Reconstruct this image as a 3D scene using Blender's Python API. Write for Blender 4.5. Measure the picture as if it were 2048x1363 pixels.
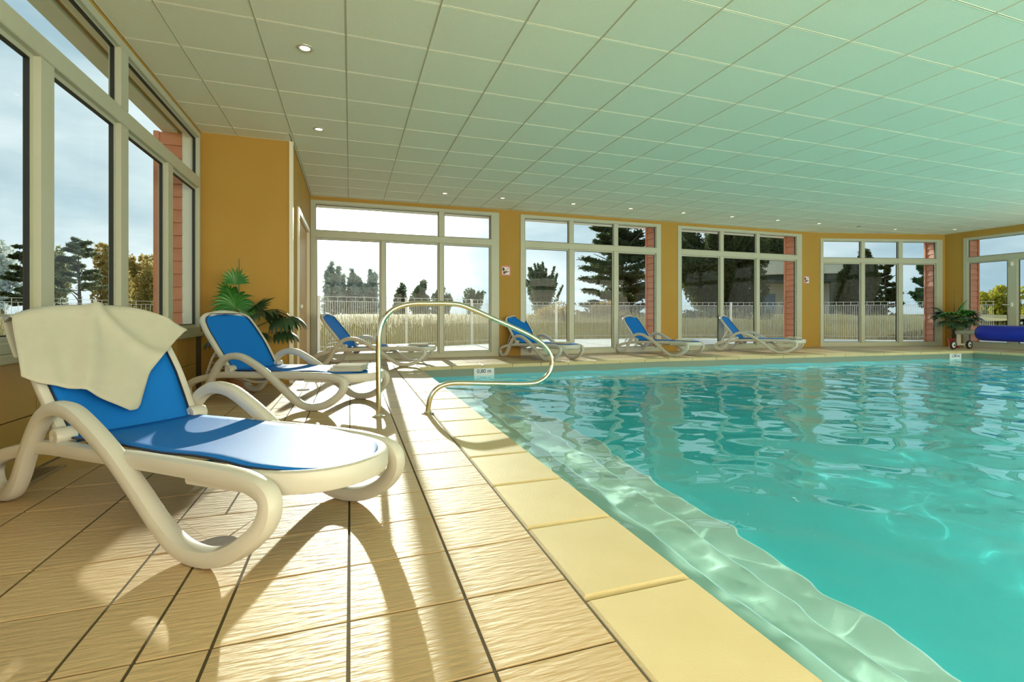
import bpy, bmesh, math, random
import numpy as np
from mathutils import Vector, Matrix
random.seed(7); rng = np.random.default_rng(7)
for o in list(bpy.data.objects): bpy.data.objects.remove(o)
scene = bpy.context.scene
COL = scene.collection
PI = math.pi

# ------------------------------------------------------------------ camera
F, CX, HY, YAW, HF = 1007.24, 1064.5, 627.5, 0.3463, 0.8322
CEIL = 2.898
cam = bpy.data.objects.new('camera', bpy.data.cameras.new('camera'))
COL.objects.link(cam); scene.camera = cam
cam.location = (0, 0, HF); cam.rotation_euler = (PI/2, 0, -YAW)
cam.data.sensor_width = 36; cam.data.lens = F/2048*36
cam.data.shift_x = -(CX-1024)/2048; cam.data.shift_y = -(681.5-HY)/2048
cam.data.clip_end = 500

# ------------------------------------------------------------------ exposure
vs = scene.view_settings
vs.view_transform = 'Standard'; vs.look = 'None'; vs.gamma = 1; vs.use_curve_mapping = False
vs.exposure = 0.0
scene.cycles.use_denoising = True
scene.cycles.max_bounces = 10; scene.cycles.diffuse_bounces = 5; scene.cycles.glossy_bounces = 4
scene.cycles.transmission_bounces = 8; scene.cycles.transparent_max_bounces = 24
scene.cycles.sample_clamp_indirect = 4.0
scene.cycles.caustics_reflective = False; scene.cycles.caustics_refractive = True

# ------------------------------------------------------------------ sky
SUN_AZ, SUN_EL = math.radians(2.09), math.radians(11.5)
SUNV = Vector((math.sin(SUN_AZ)*math.cos(SUN_EL), math.cos(SUN_AZ)*math.cos(SUN_EL), math.sin(SUN_EL)))
w = bpy.data.worlds.new('sky'); scene.world = w; w.use_nodes = True
nt = w.node_tree; nt.nodes.clear(); N = nt.nodes.new; L = nt.links.new
def math_node(nt, op, a, b=None, clamp=False):
    n = nt.nodes.new('ShaderNodeMath'); n.operation = op; n.use_clamp = clamp
    for i, v in enumerate((a, b)):
        if v is None: continue
        if isinstance(v, (int, float)): n.inputs[i].default_value = v
        else: nt.links.new(v, n.inputs[i])
    return n.outputs[0]
tc = N('ShaderNodeTexCoord')
mp = N('ShaderNodeMapping'); mp.inputs['Scale'].default_value = (1.6, 1.6, 4.5); L(tc.outputs['Generated'], mp.inputs[0])
cl = N('ShaderNodeTexNoise'); cl.inputs['Scale'].default_value = 1.9; cl.inputs['Detail'].default_value = 6
cl.inputs['Roughness'].default_value = .52; L(mp.outputs[0], cl.inputs[0])
cr = N('ShaderNodeValToRGB'); L(cl.outputs[0], cr.inputs[0])
e = cr.color_ramp.elements
e[0].position = .34; e[0].color = (.36, .50, .60, 1); e[1].position = .66; e[1].color = (.80, .86, .91, 1)
m = e.new(.5); m.color = (.56, .67, .74, 1)
sep = N('ShaderNodeSeparateXYZ'); L(tc.outputs['Generated'], sep.inputs[0])
dot = N('ShaderNodeVectorMath'); dot.operation = 'DOT_PRODUCT'; L(tc.outputs['Generated'], dot.inputs[0]); dot.inputs[1].default_value = SUNV
c01 = math_node(nt, 'MAXIMUM', dot.outputs['Value'], 0.0)
g1 = math_node(nt, 'MULTIPLY', math_node(nt, 'POWER', c01, 26.0), 0.55)
g2 = math_node(nt, 'MULTIPLY', math_node(nt, 'POWER', c01, 160.0), 4.0)
g3 = math_node(nt, 'MULTIPLY', math_node(nt, 'POWER', c01, 4000.0), 40.0)
g = math_node(nt, 'ADD', math_node(nt, 'ADD', g1, g2), g3)
gc = N('ShaderNodeMix'); gc.data_type = 'RGBA'; gc.blend_type = 'MULTIPLY'; gc.inputs[0].default_value = 1
gc.inputs[6].default_value = (1, .97, .9, 1); L(g, gc.inputs[7])
ad = N('ShaderNodeMix'); ad.data_type = 'RGBA'; ad.blend_type = 'ADD'; ad.inputs[0].default_value = 1
L(cr.outputs[0], ad.inputs[6]); L(gc.outputs[2], ad.inputs[7])
bg = N('ShaderNodeBackground'); bg.inputs[1].default_value = 1.25; L(ad.outputs[2], bg.inputs[0])
wo = N('ShaderNodeOutputWorld'); L(bg.outputs[0], wo.inputs[0])

# ------------------------------------------------------------------ sun, and area lamps added out of view to brighten the room
sun = bpy.data.objects.new('sun', bpy.data.lights.new('sun', 'SUN')); COL.objects.link(sun)
sun.data.energy = 7.2; sun.data.angle = math.radians(.6); sun.data.color = (1, .93, .78)
sun.data.cycles.is_caustics_light = True
sun.rotation_euler = (-SUNV).to_track_quat('-Z', 'Y').to_euler()
def area(name, loc, direction, sx, sy, power, color):
    l = bpy.data.objects.new(name, bpy.data.lights.new(name, 'AREA')); COL.objects.link(l)
    l.data.shape = 'RECTANGLE'; l.data.size = sx; l.data.size_y = sy; l.data.energy = power; l.data.color = color
    l.location = loc; l.rotation_euler = Vector(direction).to_track_quat('-Z', 'Y').to_euler()
    return l
for x in (.3, 4.3, 8.3, 12.3): area('back_fill_lamp', (x, -4.9, 1.55), (0, 1, .40), 3.9, 2.5, 270, (1, .88, .64))  # added fill along the back wall
for y in (-3.0, 1.0, 4.2): area('side_fill_lamp', (14.45, y, 1.75), (-1, 0, .35), 2.8, 2.4, 45, (1, .93, .78))  # added fill along the unseen part of the right wall
area('left_fill_lamp', (-1.5, -2.4, 1.65), (1, 0, .4), 4.4, 2.3, 125, (1, .90, .72))  # added fill on the left wall behind the camera
# lamps added at the unseen pool walls to brighten water and ceiling
for y in (-2.0, .6, 3.2): area('pool_fill_lamp', (13.1, y, -.5), (-1, 0, .05), .4, .4, 160, (1, .92, .97))
for x in (4.0, 8.5): area('pool_fill_lamp', (x, -3.85, -.5), (0, 1, .05), .4, .4, 160, (1, .92, .97))

# ================================================================== helpers
MATS = {}
def mat(name, color, rough=.5, metal=0, spec=.5, noise=None, bump=None, **kw):
    """noise=(scale, amount, color2) mottles the colour; bump=(scale, strength, distance, stretch) gives relief."""
    m = bpy.data.materials.new(name); m.use_nodes = True; MATS[name] = m
    nt = m.node_tree; b = nt.nodes['Principled BSDF']
    b.inputs['Roughness'].default_value = rough; b.inputs['Metallic'].default_value = metal
    b.inputs['Specular IOR Level'].default_value = spec
    b.inputs['Base Color'].default_value = (*color, 1)
    tc = nt.nodes.new('ShaderNodeTexCoord')
    if noise:
        n = nt.nodes.new('ShaderNodeTexNoise'); n.inputs['Scale'].default_value = noise[0]; n.inputs['Detail'].default_value = 5
        nt.links.new(tc.outputs['Object'], n.inputs[0])
        r = nt.nodes.new('ShaderNodeValToRGB'); nt.links.new(n.outputs[0], r.inputs[0])
        r.color_ramp.elements[0].position = .5-noise[1]; r.color_ramp.elements[1].position = .5+noise[1]
        r.color_ramp.elements[0].color = (*color, 1); r.color_ramp.elements[1].color = (*noise[2], 1)
        nt.links.new(r.outputs[0], b.inputs['Base Color'])
    if bump:
        mp = nt.nodes.new('ShaderNodeMapping'); mp.inputs['Scale'].default_value = bump[3] if len(bump) > 3 else (1, 1, 1)
        nt.links.new(tc.outputs['Object'], mp.inputs[0])
        n = nt.nodes.new('ShaderNodeTexNoise'); n.inputs['Scale'].default_value = bump[0]; n.inputs['Detail'].default_value = 4
        nt.links.new(mp.outputs[0], n.inputs[0])
        bp = nt.nodes.new('ShaderNodeBump'); bp.inputs['Strength'].default_value = bump[1]; bp.inputs['Distance'].default_value = bump[2]
        nt.links.new(n.outputs[0], bp.inputs['Height']); nt.links.new(bp.outputs[0], b.inputs['Normal'])
    for k, v in kw.items(): b.inputs[k.replace('_', ' ')].default_value = v
    return m
def objrand(m, amt):
    """slight brightness difference from piece to piece"""
    nt = m.node_tree; b = nt.nodes['Principled BSDF']; src = b.inputs['Base Color']
    oi = nt.nodes.new('ShaderNodeObjectInfo'); hs = nt.nodes.new('ShaderNodeHueSaturation')
    v = math_node(nt, 'ADD', math_node(nt, 'MULTIPLY', oi.outputs['Random'], amt), 1-amt/2)
    nt.links.new(v, hs.inputs['Value'])
    if src.links: nt.links.new(src.links[0].from_socket, hs.inputs['Color'])
    else: hs.inputs['Color'].default_value = src.default_value
    nt.links.new(hs.outputs[0], src)

mat('wall paint', (.41, .225, .032), .75, noise=(1.3, .3, (.46, .255, .042)), bump=(60, .15, .01))
mat('ceiling tile', (.84, .81, .66), .8, noise=(90, .2, (.80, .77, .62)), bump=(160, .2, .004)); objrand(MATS['ceiling tile'], .03)
mat('ceiling grid', (.58, .56, .44), .5)
mat('window frame', (.47, .47, .36), .35, noise=(3, .3, (.50, .50, .39)))
mat('gasket', (.012, .012, .01), .6)
mat('floor tile', (.50, .345, .175), .55, noise=(9, .35, (.53, .385, .21)), bump=(11, .5, .010, (.9, 5.5, 1))); objrand(MATS['floor tile'], .12)
mat('grout', (.06, .045, .02), .9, noise=(30, .3, (.11, .08, .035)))
mat('coping stone', (.57, .455, .235), .6, noise=(5, .3, (.64, .52, .29)), bump=(120, .3, .003)); objrand(MATS['coping stone'], .06)
mat('coping joint', (.30, .22, .02), .9)
mat('wainscot tile', (.43, .26, .06), .3, noise=(6, .3, (.47, .29, .075))); objrand(MATS['wainscot tile'], .06)
mat('pool liner', (.07, .76, .82), .6, noise=(2.2, .3, (.06, .70, .77)))
mat('pool step liner', (.45, .74, .64), .6, noise=(2.2, .3, (.52, .80, .70)), bump=(220, .3, .003))
mat('shaded pool band', (.20, .26, .20), .5)  # grey-green liner above the water, its shade put into the colour
mat('plastic', (.57, .55, .485), .33, noise=(4, .3, (.60, .58, .52)))
mat('plate', (.75, .80, .80), .3); mat('ink', (.01, .02, .12), .4)
mat('sling', (.008, .17, .60), .55, bump=(900, .5, .002), spec=.12)
mat('piping', (.01, .015, .04), .5)
mat('rubber', (.05, .04, .03), .8)
mat('towel', (.50, .48, .38), .95, noise=(14, .3, (.55, .53, .43)), bump=(500, .5, .003))
mat('steel', (.72, .66, .50), .12, metal=1)
mat('steel dull', (.55, .52, .45), .35, metal=1)
mat('cladding', (.55, .19, .10), .6, noise=(7, .3, (.62, .24, .14)), bump=(20, .2, .01, (1, 1, 8))); objrand(MATS['cladding'], .12)
mat('fascia', (.78, .72, .62), .6, noise=(3, .3, (.82, .77, .68)))
mat('concrete', (.66, .64, .58), .8, noise=(2, .3, (.72, .70, .64)))
mat('white metal', (.80, .78, .72), .4)
mat('soil', (.26, .20, .10), .95, noise=(.7, .3, (.36, .28, .13)))
mat('dry grass', (.50, .40, .17), .9, noise=(.5, .35, (.36, .30, .11))); 
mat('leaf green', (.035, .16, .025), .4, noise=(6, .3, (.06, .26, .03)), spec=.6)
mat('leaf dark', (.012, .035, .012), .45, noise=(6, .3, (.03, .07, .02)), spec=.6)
mat('palm trunk', (.06, .04, .02), .9, noise=(40, .3, (.12, .08, .04)))
mat('red pot', (.42, .04, .025), .4); mat('terracotta', (.42, .17, .07), .7)
mat('potting soil', (.03, .02, .012), .95)
mat('cover blue', (.003, .015, .33), .38, noise=(3, .3, (.005, .02, .40)), bump=(12, .3, .02, (1, .2, 1)))
mat('roller tube', (.62, .60, .50), .3); mat('tyre', (.012, .012, .012), .7); mat('hub', (.75, .73, .62), .4)
mat('bark', (.07, .05, .035), .9, noise=(14, .3, (.13, .10, .07)))
mat('sign white', (.82, .78, .74), .4); mat('sign red', (.55, .02, .02), .4); mat('sign black', (.008, .008, .008), .5)
mat('door wood', (.50, .27, .06), .5, noise=(4, .3, (.56, .31, .08)))
mat('door frame', (.76, .70, .56), .4)
mat('dark timber', (.03, .045, .03), .6); mat('pavilion wall', (.55, .52, .42), .8); mat('pavilion roof', (.62, .60, .50), .7)
mat('shade blue', (.10, .18, .25), .6)
mat('lamp ring', (.62, .58, .46), .3, metal=.6)
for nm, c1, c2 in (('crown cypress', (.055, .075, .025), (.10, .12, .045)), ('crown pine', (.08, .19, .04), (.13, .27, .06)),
                   ('crown haze', (.50, .54, .50), (.62, .66, .60)), ('crown autumn', (.34, .23, .07), (.48, .38, .13)),  # crown haze: pale distance haze put into the leaf colour
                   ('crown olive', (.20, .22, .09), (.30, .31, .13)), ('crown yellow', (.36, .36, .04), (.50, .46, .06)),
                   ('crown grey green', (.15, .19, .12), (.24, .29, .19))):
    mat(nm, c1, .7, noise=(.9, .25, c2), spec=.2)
    nt = MATS[nm].node_tree; b = nt.nodes['Principled BSDF']       # thin leaves let light through
    tr = nt.nodes.new('ShaderNodeBsdfTranslucent'); nt.links.new(b.inputs['Base Color'].links[0].from_socket, tr.inputs[0])
    mx = nt.nodes.new('ShaderNodeMixShader'); mx.inputs[0].default_value = .5; nt.links.new(b.outputs[0], mx.inputs[1]); nt.links.new(tr.outputs[0], mx.inputs[2])
    nt.links.new(mx.outputs[0], nt.nodes['Material Output'].inputs[0])
def emis(name, color, s):
    m = bpy.data.materials.new(name); m.use_nodes = True; MATS[name] = m
    b = m.node_tree.nodes['Principled BSDF']; b.inputs['Base Color'].default_value = (.8, .8, .8, 1)
    b.inputs['Emission Color'].default_value = (*color, 1); b.inputs['Emission Strength'].default_value = s
emis('lamp glow', (1, .86, .6), 3.0)
# glass: clear pane that lets straight light through and mirrors by its Fresnel factor
def glass(name, tint, refl):
    m = bpy.data.materials.new(name); m.use_nodes = True; MATS[name] = m; nt = m.node_tree; nt.nodes.clear()
    t = nt.nodes.new('ShaderNodeBsdfTransparent'); t.inputs[0].default_value = (*tint, 1)
    gl = nt.nodes.new('ShaderNodeBsdfGlossy'); gl.inputs['Roughness'].default_value = 0.0; gl.inputs[0].default_value = (1, 1, 1, 1)
    fr = nt.nodes.new('ShaderNodeFresnel'); fr.inputs[0].default_value = 1.5
    geo = nt.nodes.new('ShaderNodeNewGeometry')
    ff = math_node(nt, 'MULTIPLY', fr.outputs[0], refl, True)
    ff = math_node(nt, 'MULTIPLY', ff, math_node(nt, 'SUBTRACT', 1.0, geo.outputs['Backfacing']))
    mx = nt.nodes.new('ShaderNodeMixShader'); nt.links.new(ff, mx.inputs[0]); nt.links.new(t.outputs[0], mx.inputs[1]); nt.links.new(gl.outputs[0], mx.inputs[2])
    o = nt.nodes.new('ShaderNodeOutputMaterial'); nt.links.new(mx.outputs[0], o.inputs[0])
glass('glass', (.92, .96, .94), .24)
# water
m = bpy.data.materials.new('water'); m.use_nodes = True; MATS['water'] = m; nt = m.node_tree; nt.nodes.clear()
g = nt.nodes.new('ShaderNodeBsdfGlass'); g.inputs['IOR'].default_value = 1.38; g.inputs['Roughness'].default_value = 0; g.inputs['Color'].default_value = (.97, 1, 1, 1)
o = nt.nodes.new('ShaderNodeOutputMaterial'); nt.links.new(g.outputs[0], o.inputs[0])

def link(name, me, mname=None, parent=None, smooth=False, loc=None):
    o = bpy.data.objects.new(name, me); COL.objects.link(o)
    if mname and not me.materials: me.materials.append(MATS[mname])
    if parent is not None: o.parent = parent
    if loc is not None: o.location = loc
    if smooth: me.polygons.foreach_set('use_smooth', [True]*len(me.polygons))
    return o
def mesh(name, V, Fc):
    me = bpy.data.meshes.new(name); me.from_pydata([tuple(v) for v in V], [], [tuple(f) for f in Fc]); me.update(); return me
class MB:
    """collects shapes into one mesh"""
    def __init__(s): s.V = []; s.F = []
    def add(s, V, Fc):
        b = len(s.V); s.V += [tuple(v) for v in V]; s.F += [tuple(i+b for i in f) for f in Fc]; return s
    def box(s, x0, x1, y0, y1, z0, z1, c=0.0):
        if x0 > x1: x0, x1 = x1, x0
        if y0 > y1: y0, y1 = y1, y0
        if z0 > z1: z0, z1 = z1, z0
        c = min(c, (x1-x0)*.45, (y1-y0)*.45, (z1-z0)*.45)
        if c <= 0:
            V = [(x, y, z) for z in (z0, z1) for y in (y0, y1) for x in (x0, x1)]
            return s.add(V, [(0, 2, 3, 1), (4, 5, 7, 6), (0, 1, 5, 4), (2, 6, 7, 3), (0, 4, 6, 2), (1, 3, 7, 5)])
        R = lambda k: [(x0+k, y0+k), (x1-k, y0+k), (x1-k, y1-k), (x0+k, y1-k)]
        V = []
        for z, k in ((z0, c), (z0+c, 0), (z1-c, 0), (z1, c)): V += [(x, y, z) for x, y in R(k)]
        Fc = [(3, 2, 1, 0), (12, 13, 14, 15)]
        for r in range(3):
            for i in range(4):
                j = (i+1) % 4; Fc.append((r*4+i, r*4+j, r*4+4+j, r*4+4+i))
        return s.add(V, Fc)
    def prism(s, poly, z0, z1, c=0.0):
        n = len(poly)
        if c > 0:
            cx = sum(p[0] for p in poly)/n; cy = sum(p[1] for p in poly)/n
            top = []
            for p in poly:
                d = math.hypot(p[0]-cx, p[1]-cy) or 1; top.append((p[0]+(cx-p[0])/d*c*1.3, p[1]+(cy-p[1])/d*c*1.3, z1))
            V = [(p[0], p[1], z0) for p in poly]+[(p[0], p[1], z1-c) for p in poly]+top
            Fc = [tuple(range(2*n, 3*n)), tuple(reversed(range(n)))]
            for r in range(2): Fc += [(r*n+i, r*n+(i+1) % n, (r+1)*n+(i+1) % n, (r+1)*n+i) for i in range(n)]
            return s.add(V, Fc)
        V = [(p[0], p[1], z0) for p in poly]+[(p[0], p[1], z1) for p in poly]
        return s.add(V, [tuple(range(n, 2*n)), tuple(reversed(range(n)))]+[(i, (i+1) % n, n+(i+1) % n, n+i) for i in range(n)])
    def tube(s, pts, r, n=10, closed=False, up=None):
        return s.sweep(pts, [(math.cos(2*PI*k/n), math.sin(2*PI*k/n)) for k in range(n)], r, closed, up)
    def sweep(s, pts, sec, r=1, closed=False, up=None):
        pts = [Vector(p) for p in pts]; m = len(pts); n = len(sec)
        rr = r if isinstance(r, (list, tuple)) else [r]*m
        V = []; u0 = Vector(up) if up else None; prev = None
        for i, p in enumerate(pts):
            a = pts[(i-1) % m] if (closed or i > 0) else p; b = pts[(i+1) % m] if (closed or i < m-1) else p
            t = (b-a).normalized()
            if u0 is not None: side = t.cross(u0).normalized(); upv = side.cross(t).normalized()
            else:
                if prev is None: prev = Vector((0, 0, 1)) if abs(t.z) < .9 else Vector((1, 0, 0))
                side = t.cross(prev).normalized(); upv = side.cross(t).normalized(); prev = upv
            for x, y in sec: V.append(p+side*x*rr[i]+upv*y*rr[i])
        Fc = []
        for i in range(m if closed else m-1):
            j = (i+1) % m
            for k in range(n):
                l = (k+1) % n; Fc.append((i*n+k, i*n+l, j*n+l, j*n+k))
        if not closed: Fc += [tuple(reversed(range(n))), tuple((m-1)*n+k for k in range(n))]
        return s.add(V, Fc)
    def lathe(s, prof, n=20, c=(0, 0, 0)):
        V = []
        for r, z in prof: V += [(c[0]+r*math.cos(2*PI*k/n), c[1]+r*math.sin(2*PI*k/n), c[2]+z) for k in range(n)]
        Fc = [(i*n+k, i*n+(k+1) % n, (i+1)*n+(k+1) % n, (i+1)*n+k) for i in range(len(prof)-1) for k in range(n)]
        Fc += [tuple(reversed(range(n))), tuple((len(prof)-1)*n+k for k in range(n))]
        return s.add(V, Fc)
    def build(s, name, mname, parent=None, smooth=False):
        me = mesh(name, s.V, s.F); o = link(name, me, mname, parent, smooth)
        if smooth:
            bm = bmesh.new(); bm.from_mesh(me); bmesh.ops.recalc_face_normals(bm, faces=bm.faces)
            for ed in bm.edges:
                if len(ed.link_faces) == 2 and ed.calc_face_angle(0) > .7: ed.smooth = False
            bm.to_mesh(me); bm.free()
        return o
def tag(o, label, cat, group=None):
    o['label'] = label; o['category'] = cat
    if group: o['group'] = group
    return o
def struct(o): o['kind'] = 'structure'; return o
def stuff(o): o['kind'] = 'stuff'; return o
def empty(name, loc=(0, 0, 0), rz=0.0, parent=None):
    o = bpy.data.objects.new(name, None); COL.objects.link(o); o.location = loc; o.rotation_euler = (0, 0, rz); o.empty_display_size = .1
    if parent: o.parent = parent
    return o
def copy_tree(o, parent=None):
    c = o.copy(); COL.objects.link(c); c.parent = parent
    for ch in list(o.children): copy_tree(ch, c)
    return c
def catmull(P, n, closed=False):
    P = [np.array(p, float) for p in P]; out = []; m = len(P)
    for i in range(m if closed else m-1):
        g = (lambda k: P[k % m]) if closed else (lambda k: P[max(0, min(m-1, k))])
        a, b, c, d = g(i-1), g(i), g(i+1), g(i+2)
        for k in range(n):
            t = k/n
            out.append(.5*((2*b)+(-a+c)*t+(2*a-5*b+4*c-d)*t*t+(-a+3*b-3*c+d)*t**3))
    if not closed: out.append(P[-1])
    return out
def rsec(w, h, r, n=3):
    """rounded rectangle section w x h"""
    o = []
    for cx, cy, a0 in ((w/2-r, h/2-r, 0), (-w/2+r, h/2-r, PI/2), (-w/2+r, -h/2+r, PI), (w/2-r, -h/2+r, 3*PI/2)):
        for k in range(n): a = a0+PI/2*k/(n-1); o.append((cx+r*math.cos(a), cy+r*math.sin(a)))
    return o
def at(px, depth, z=0.0):
    """ground point seen at picture column px, 'depth' metres in front of the camera"""
    k = (px-CX)/F
    return (depth*(math.sin(YAW)+k*math.cos(YAW)), depth*(math.cos(YAW)-k*math.sin(YAW)), z)
def clip(poly, a, b, c):
    """keep a*x+b*y <= c"""
    out = []
    for i in range(len(poly)):
        p, q = poly[i], poly[(i+1) % len(poly)]; dp = a*p[0]+b*p[1]-c; dq = a*q[0]+b*q[1]-c
        if dp <= 0: out.append(p)
        if dp*dq < 0: t = dp/(dp-dq); out.append((p[0]+(q[0]-p[0])*t, p[1]+(q[1]-p[1])*t))
    return out

# ================================================================== structure
WX, WY = -1.60, 9.58                      # left wall, far wall
C4 = (11.22, 9.58); CR = (14.55, 8.68)    # the far wall bends here, then meets the right wall
BX, BY = -.66, 6.66                       # corner of the boxed-out wall
YB = -5.0
def edge_y(x):                            # far edge of the pool
    return 8.04 if x < 5.5 else 8.04-(x-5.5)*.0907
# ---- walls, each in its own frame: u along the wall, v outward
def wall_frame(A, B):
    A = Vector(A); B = Vector(B); d = (B-A); return A, d.length, math.atan2(d.y, d.x)
def wall(name, A, B, openings, th=.22, side=1):
    A, Ln, a = wall_frame(A, B); mb = MB(); y0, y1 = (0, th) if side > 0 else (-th, 0)
    us = 0
    for (u0, u1, z0, z1) in sorted(openings):
        if u0 > us: mb.box(us, u0, y0, y1, 0, CEIL+.05)
        if z0 > .001: mb.box(u0, u1, y0, y1, 0, z0)
        mb.box(u0, u1, y0, y1, z1, CEIL+.05); us = u1
    if us < Ln: mb.box(us, Ln, y0, y1, 0, CEIL+.05)
    o = struct(mb.build(name, 'wall paint')); o.location = (A.x, A.y, 0); o.rotation_euler = (0, 0, a); return o
def window(name, A, B, u0, u1, z0, z1, zt, low, up, sill=.09, side=1, first=.075, last=.075, gask=True):
    """frame with a transom at zt; low / up = lists of (stile centre, width) below and above it"""
    A_, Ln, a = wall_frame(A, B); s = side
    W = struct(empty(name, (A_.x, A_.y, 0), a))
    f = MB(); D0, D1 = -.012*s, .065*s
    f.box(u0, u0+first, D0, D1, z0, z1, .006); f.box(u1-last, u1, D0, D1, z0, z1, .006)
    f.box(u0+first, u1-last, D0, D1, z1-.06, z1, .006); f.box(u0+first, u1-last, D0, D1, z0, z0+sill, .006)
    f.build('window_frame', 'window frame', W)
    MB().box(u0+first, u1-last, D0-.004*s, D1, zt-.06, zt+.06, .006).build('transom', 'window frame', W)
    rv = MB(); rv.box(u0-.002, u0+.014, D1, .16*s, z0, z1); rv.box(u1-.014, u1+.002, D1, .16*s, z0, z1); rv.box(u0+.014, u1-.014, D1, .16*s, z1-.014, z1+.002)
    rv.build('reveal', 'fascia', W)
    def row(st, za, zb, inset, kind):
        xs = [u0+first]
        for c, wd in st:
            MB().box(c-wd/2, c+wd/2, D0, D1, za, zb, .006).build('mullion', 'window frame', W); xs += [c-wd/2, c+wd/2]
        xs.append(u1-last)
        for k in range(0, len(xs), 2):
            a0, a1 = xs[k], xs[k+1]
            g = MB(); i = inset; d0, d1 = .022*s, .052*s
            g.box(a0, a0+i, d0, d1, za, zb); g.box(a1-i, a1, d0, d1, za, zb); g.box(a0+i, a1-i, d0, d1, za, za+i); g.box(a0+i, a1-i, d0, d1, zb-i, zb)
            g.build('sash', 'window frame', W)
            q = .007; g = MB()
            for (p0, p1, z_0, z_1) in ((a0+i, a0+i+q, za+i, zb-i), (a1-i-q, a1-i, za+i, zb-i), (a0+i+q, a1-i-q, za+i, za+i+q), (a0+i+q, a1-i-q, zb-i-q, zb-i)):
                g.box(p0, p1, .024*s, .050*s, z_0, z_1)
            g.build('gasket', 'gasket', W)
            MB().box(a0+i, a1-i, .034*s, .041*s, za+i, zb-i).build('pane', 'glass', W)
    row(low, z0+sill, zt-.06, .028, 'low'); row(up, zt+.06, z1-.06, .012, 'up')
    return W
PF0, PF1 = (BX, WY), C4
# far wall: u = x - BX
ux = lambda x: x-BX
Wn = [(-.655, 2.758), (3.205, 6.50), (6.945, 10.635)]
Z0, Z1, ZT = .0, 2.83, 2.235
struct(wall('wall_front', PF0, C4, [(ux(a), ux(b), 0, Z1) for a, b in Wn]))
win1 = window('window_1', PF0, C4, ux(Wn[0][0]), ux(Wn[0][1]), 0, Z1, ZT, [(ux(.555), .055), (ux(1.615), .06)], [(ux(1.625), .095)], first=.07, last=.16)
win2 = window('window_2', PF0, C4, ux(Wn[1][0]), ux(Wn[1][1]), 0, Z1, ZT, [(ux(4.32), .10), (ux(5.37), .10)], [(ux(4.32), .10), (ux(5.37), .10)], first=.09, last=.12)
win3 = window('window_3', PF0, C4, ux(Wn[2][0]), ux(Wn[2][1]), 0, Z1, ZT, [(ux(8.17), .10), (ux(9.24), .10)], [(ux(8.17), .10), (ux(9.24), .10)], first=.10, last=.17)
struct(wall('wall_front_angled', C4, CR, [(.03, 3.37, 0, 2.76)]))
win4 = window('window_4', C4, CR, .03, 3.37, 0, 2.76, 2.20, [(1.18, .10), (2.21, .11)], [(1.18, .10), (2.21, .11)], first=.08, last=.17)
# right wall (x = 14.55), u runs towards the camera from the corner
RW0, RW1 = CR, (14.55, YB)
ROP = [(.42, 2.52, 0, 2.74), (3.6, 6.0, 0, 2.74), (6.6, 9.2, 0, 2.74), (10.2, 13.0, 0, 2.74)]
struct(wall('wall_right', RW0, RW1, ROP))
win5 = window('window_5', RW0, RW1, .42, 2.52, 0, 2.74, 2.18, [(1.42, .17)], [], sill=.12, first=.09, last=.09)
hd = MB()
for z in (.25, 1.0, 1.95): hd.box(1.40, 1.44, -.05, -.012, z, z+.10, .008)
hd.build('hinge', 'white metal', win5)
MB().tube([(1.36, -.03, 1.05), (1.36, -.06, 1.05), (1.26, -.065, 1.05)], .009, 8).build('handle', 'white metal', win5, True)
for k, (a, b, z0_, z1_) in enumerate(ROP[1:]):
    window('window_%d' % (k+6), RW0, RW1, a, b, 0, 2.74, 2.18, [((a+b)/2, .10)], [((a+b)/2, .10)])
# left wall, u runs from the boxed corner towards the camera -> outward is -x
LW0, LW1 = (WX, BY), (WX, YB)
LOP = [(.06, 6.24, .63, 2.86), (7.6, 11.2, .63, 2.86)]
struct(wall('wall_left', LW0, LW1, LOP, side=-1))
def ly(y): return BY-y
window('window_9', LW0, LW1, .06, 6.24, .63, 2.86, 2.30, [(ly(5.60), .13), (ly(4.58), .13), (ly(3.56), .13), (ly(2.53), .13), (ly(1.5), .13)],
       [(ly(4.58), .13), (ly(2.53), .13)], sill=.06, side=-1, first=.04, last=.06)
window('window_10', LW0, LW1, 7.6, 11.2, .63, 2.86, 2.30, [(9.4, .13)], [(9.4, .13)], sill=.06, side=-1)
struct(MB().box(WX-.01, WX+.035, BY-6.26, BY-.05, .585, .632, .006).build('trim_1', 'window frame'))
# boxed-out wall beside the palm, with a door in its side
mb = MB(); mb.box(WX-.22, BX, BY, BY+.2, 0, CEIL+.05)
struct(mb.build('wall_boxed_out', 'wall paint'))
mb = MB(); mb.box(BX-.2, BX, BY+.2, BY+.62, 0, CEIL+.05); mb.box(BX-.2, BX, BY+.62, BY+2.5, 2.25, CEIL+.05); mb.box(BX-.2, BX, BY+2.5, WY+.2, 0, CEIL+.05)
struct(mb.build('wall_side_return', 'wall paint'))
dr = struct(empty('door_1', (BX, BY+.62, 0)))
mb = MB(); mb.box(-.02, .022, 0, .07, 0, 2.25, .005); mb.box(-.02, .022, 1.81, 1.88, 0, 2.25, .005); mb.box(-.02, .022, .07, 1.81, 2.18, 2.25, .005)
mb.build('door_frame', 'door frame', dr)
MB().box(-.06, -.02, .07, 1.81, 0, 2.18, .004).build('door_leaf', 'door wood', dr)
kn = MB().lathe([(.012, 0), (.012, .03), (.028, .045), (.03, .06), (.018, .075)], 14).build('door_knob', 'white metal', dr, True)
kn.rotation_euler = (0, PI/2, 0); kn.location = (-.02, .16, .93)
struct(MB().box(BX-.03, BX+.012, BY-.012, BY+.05, 0, CEIL, .004).build('trim_2', 'door frame'))
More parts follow.
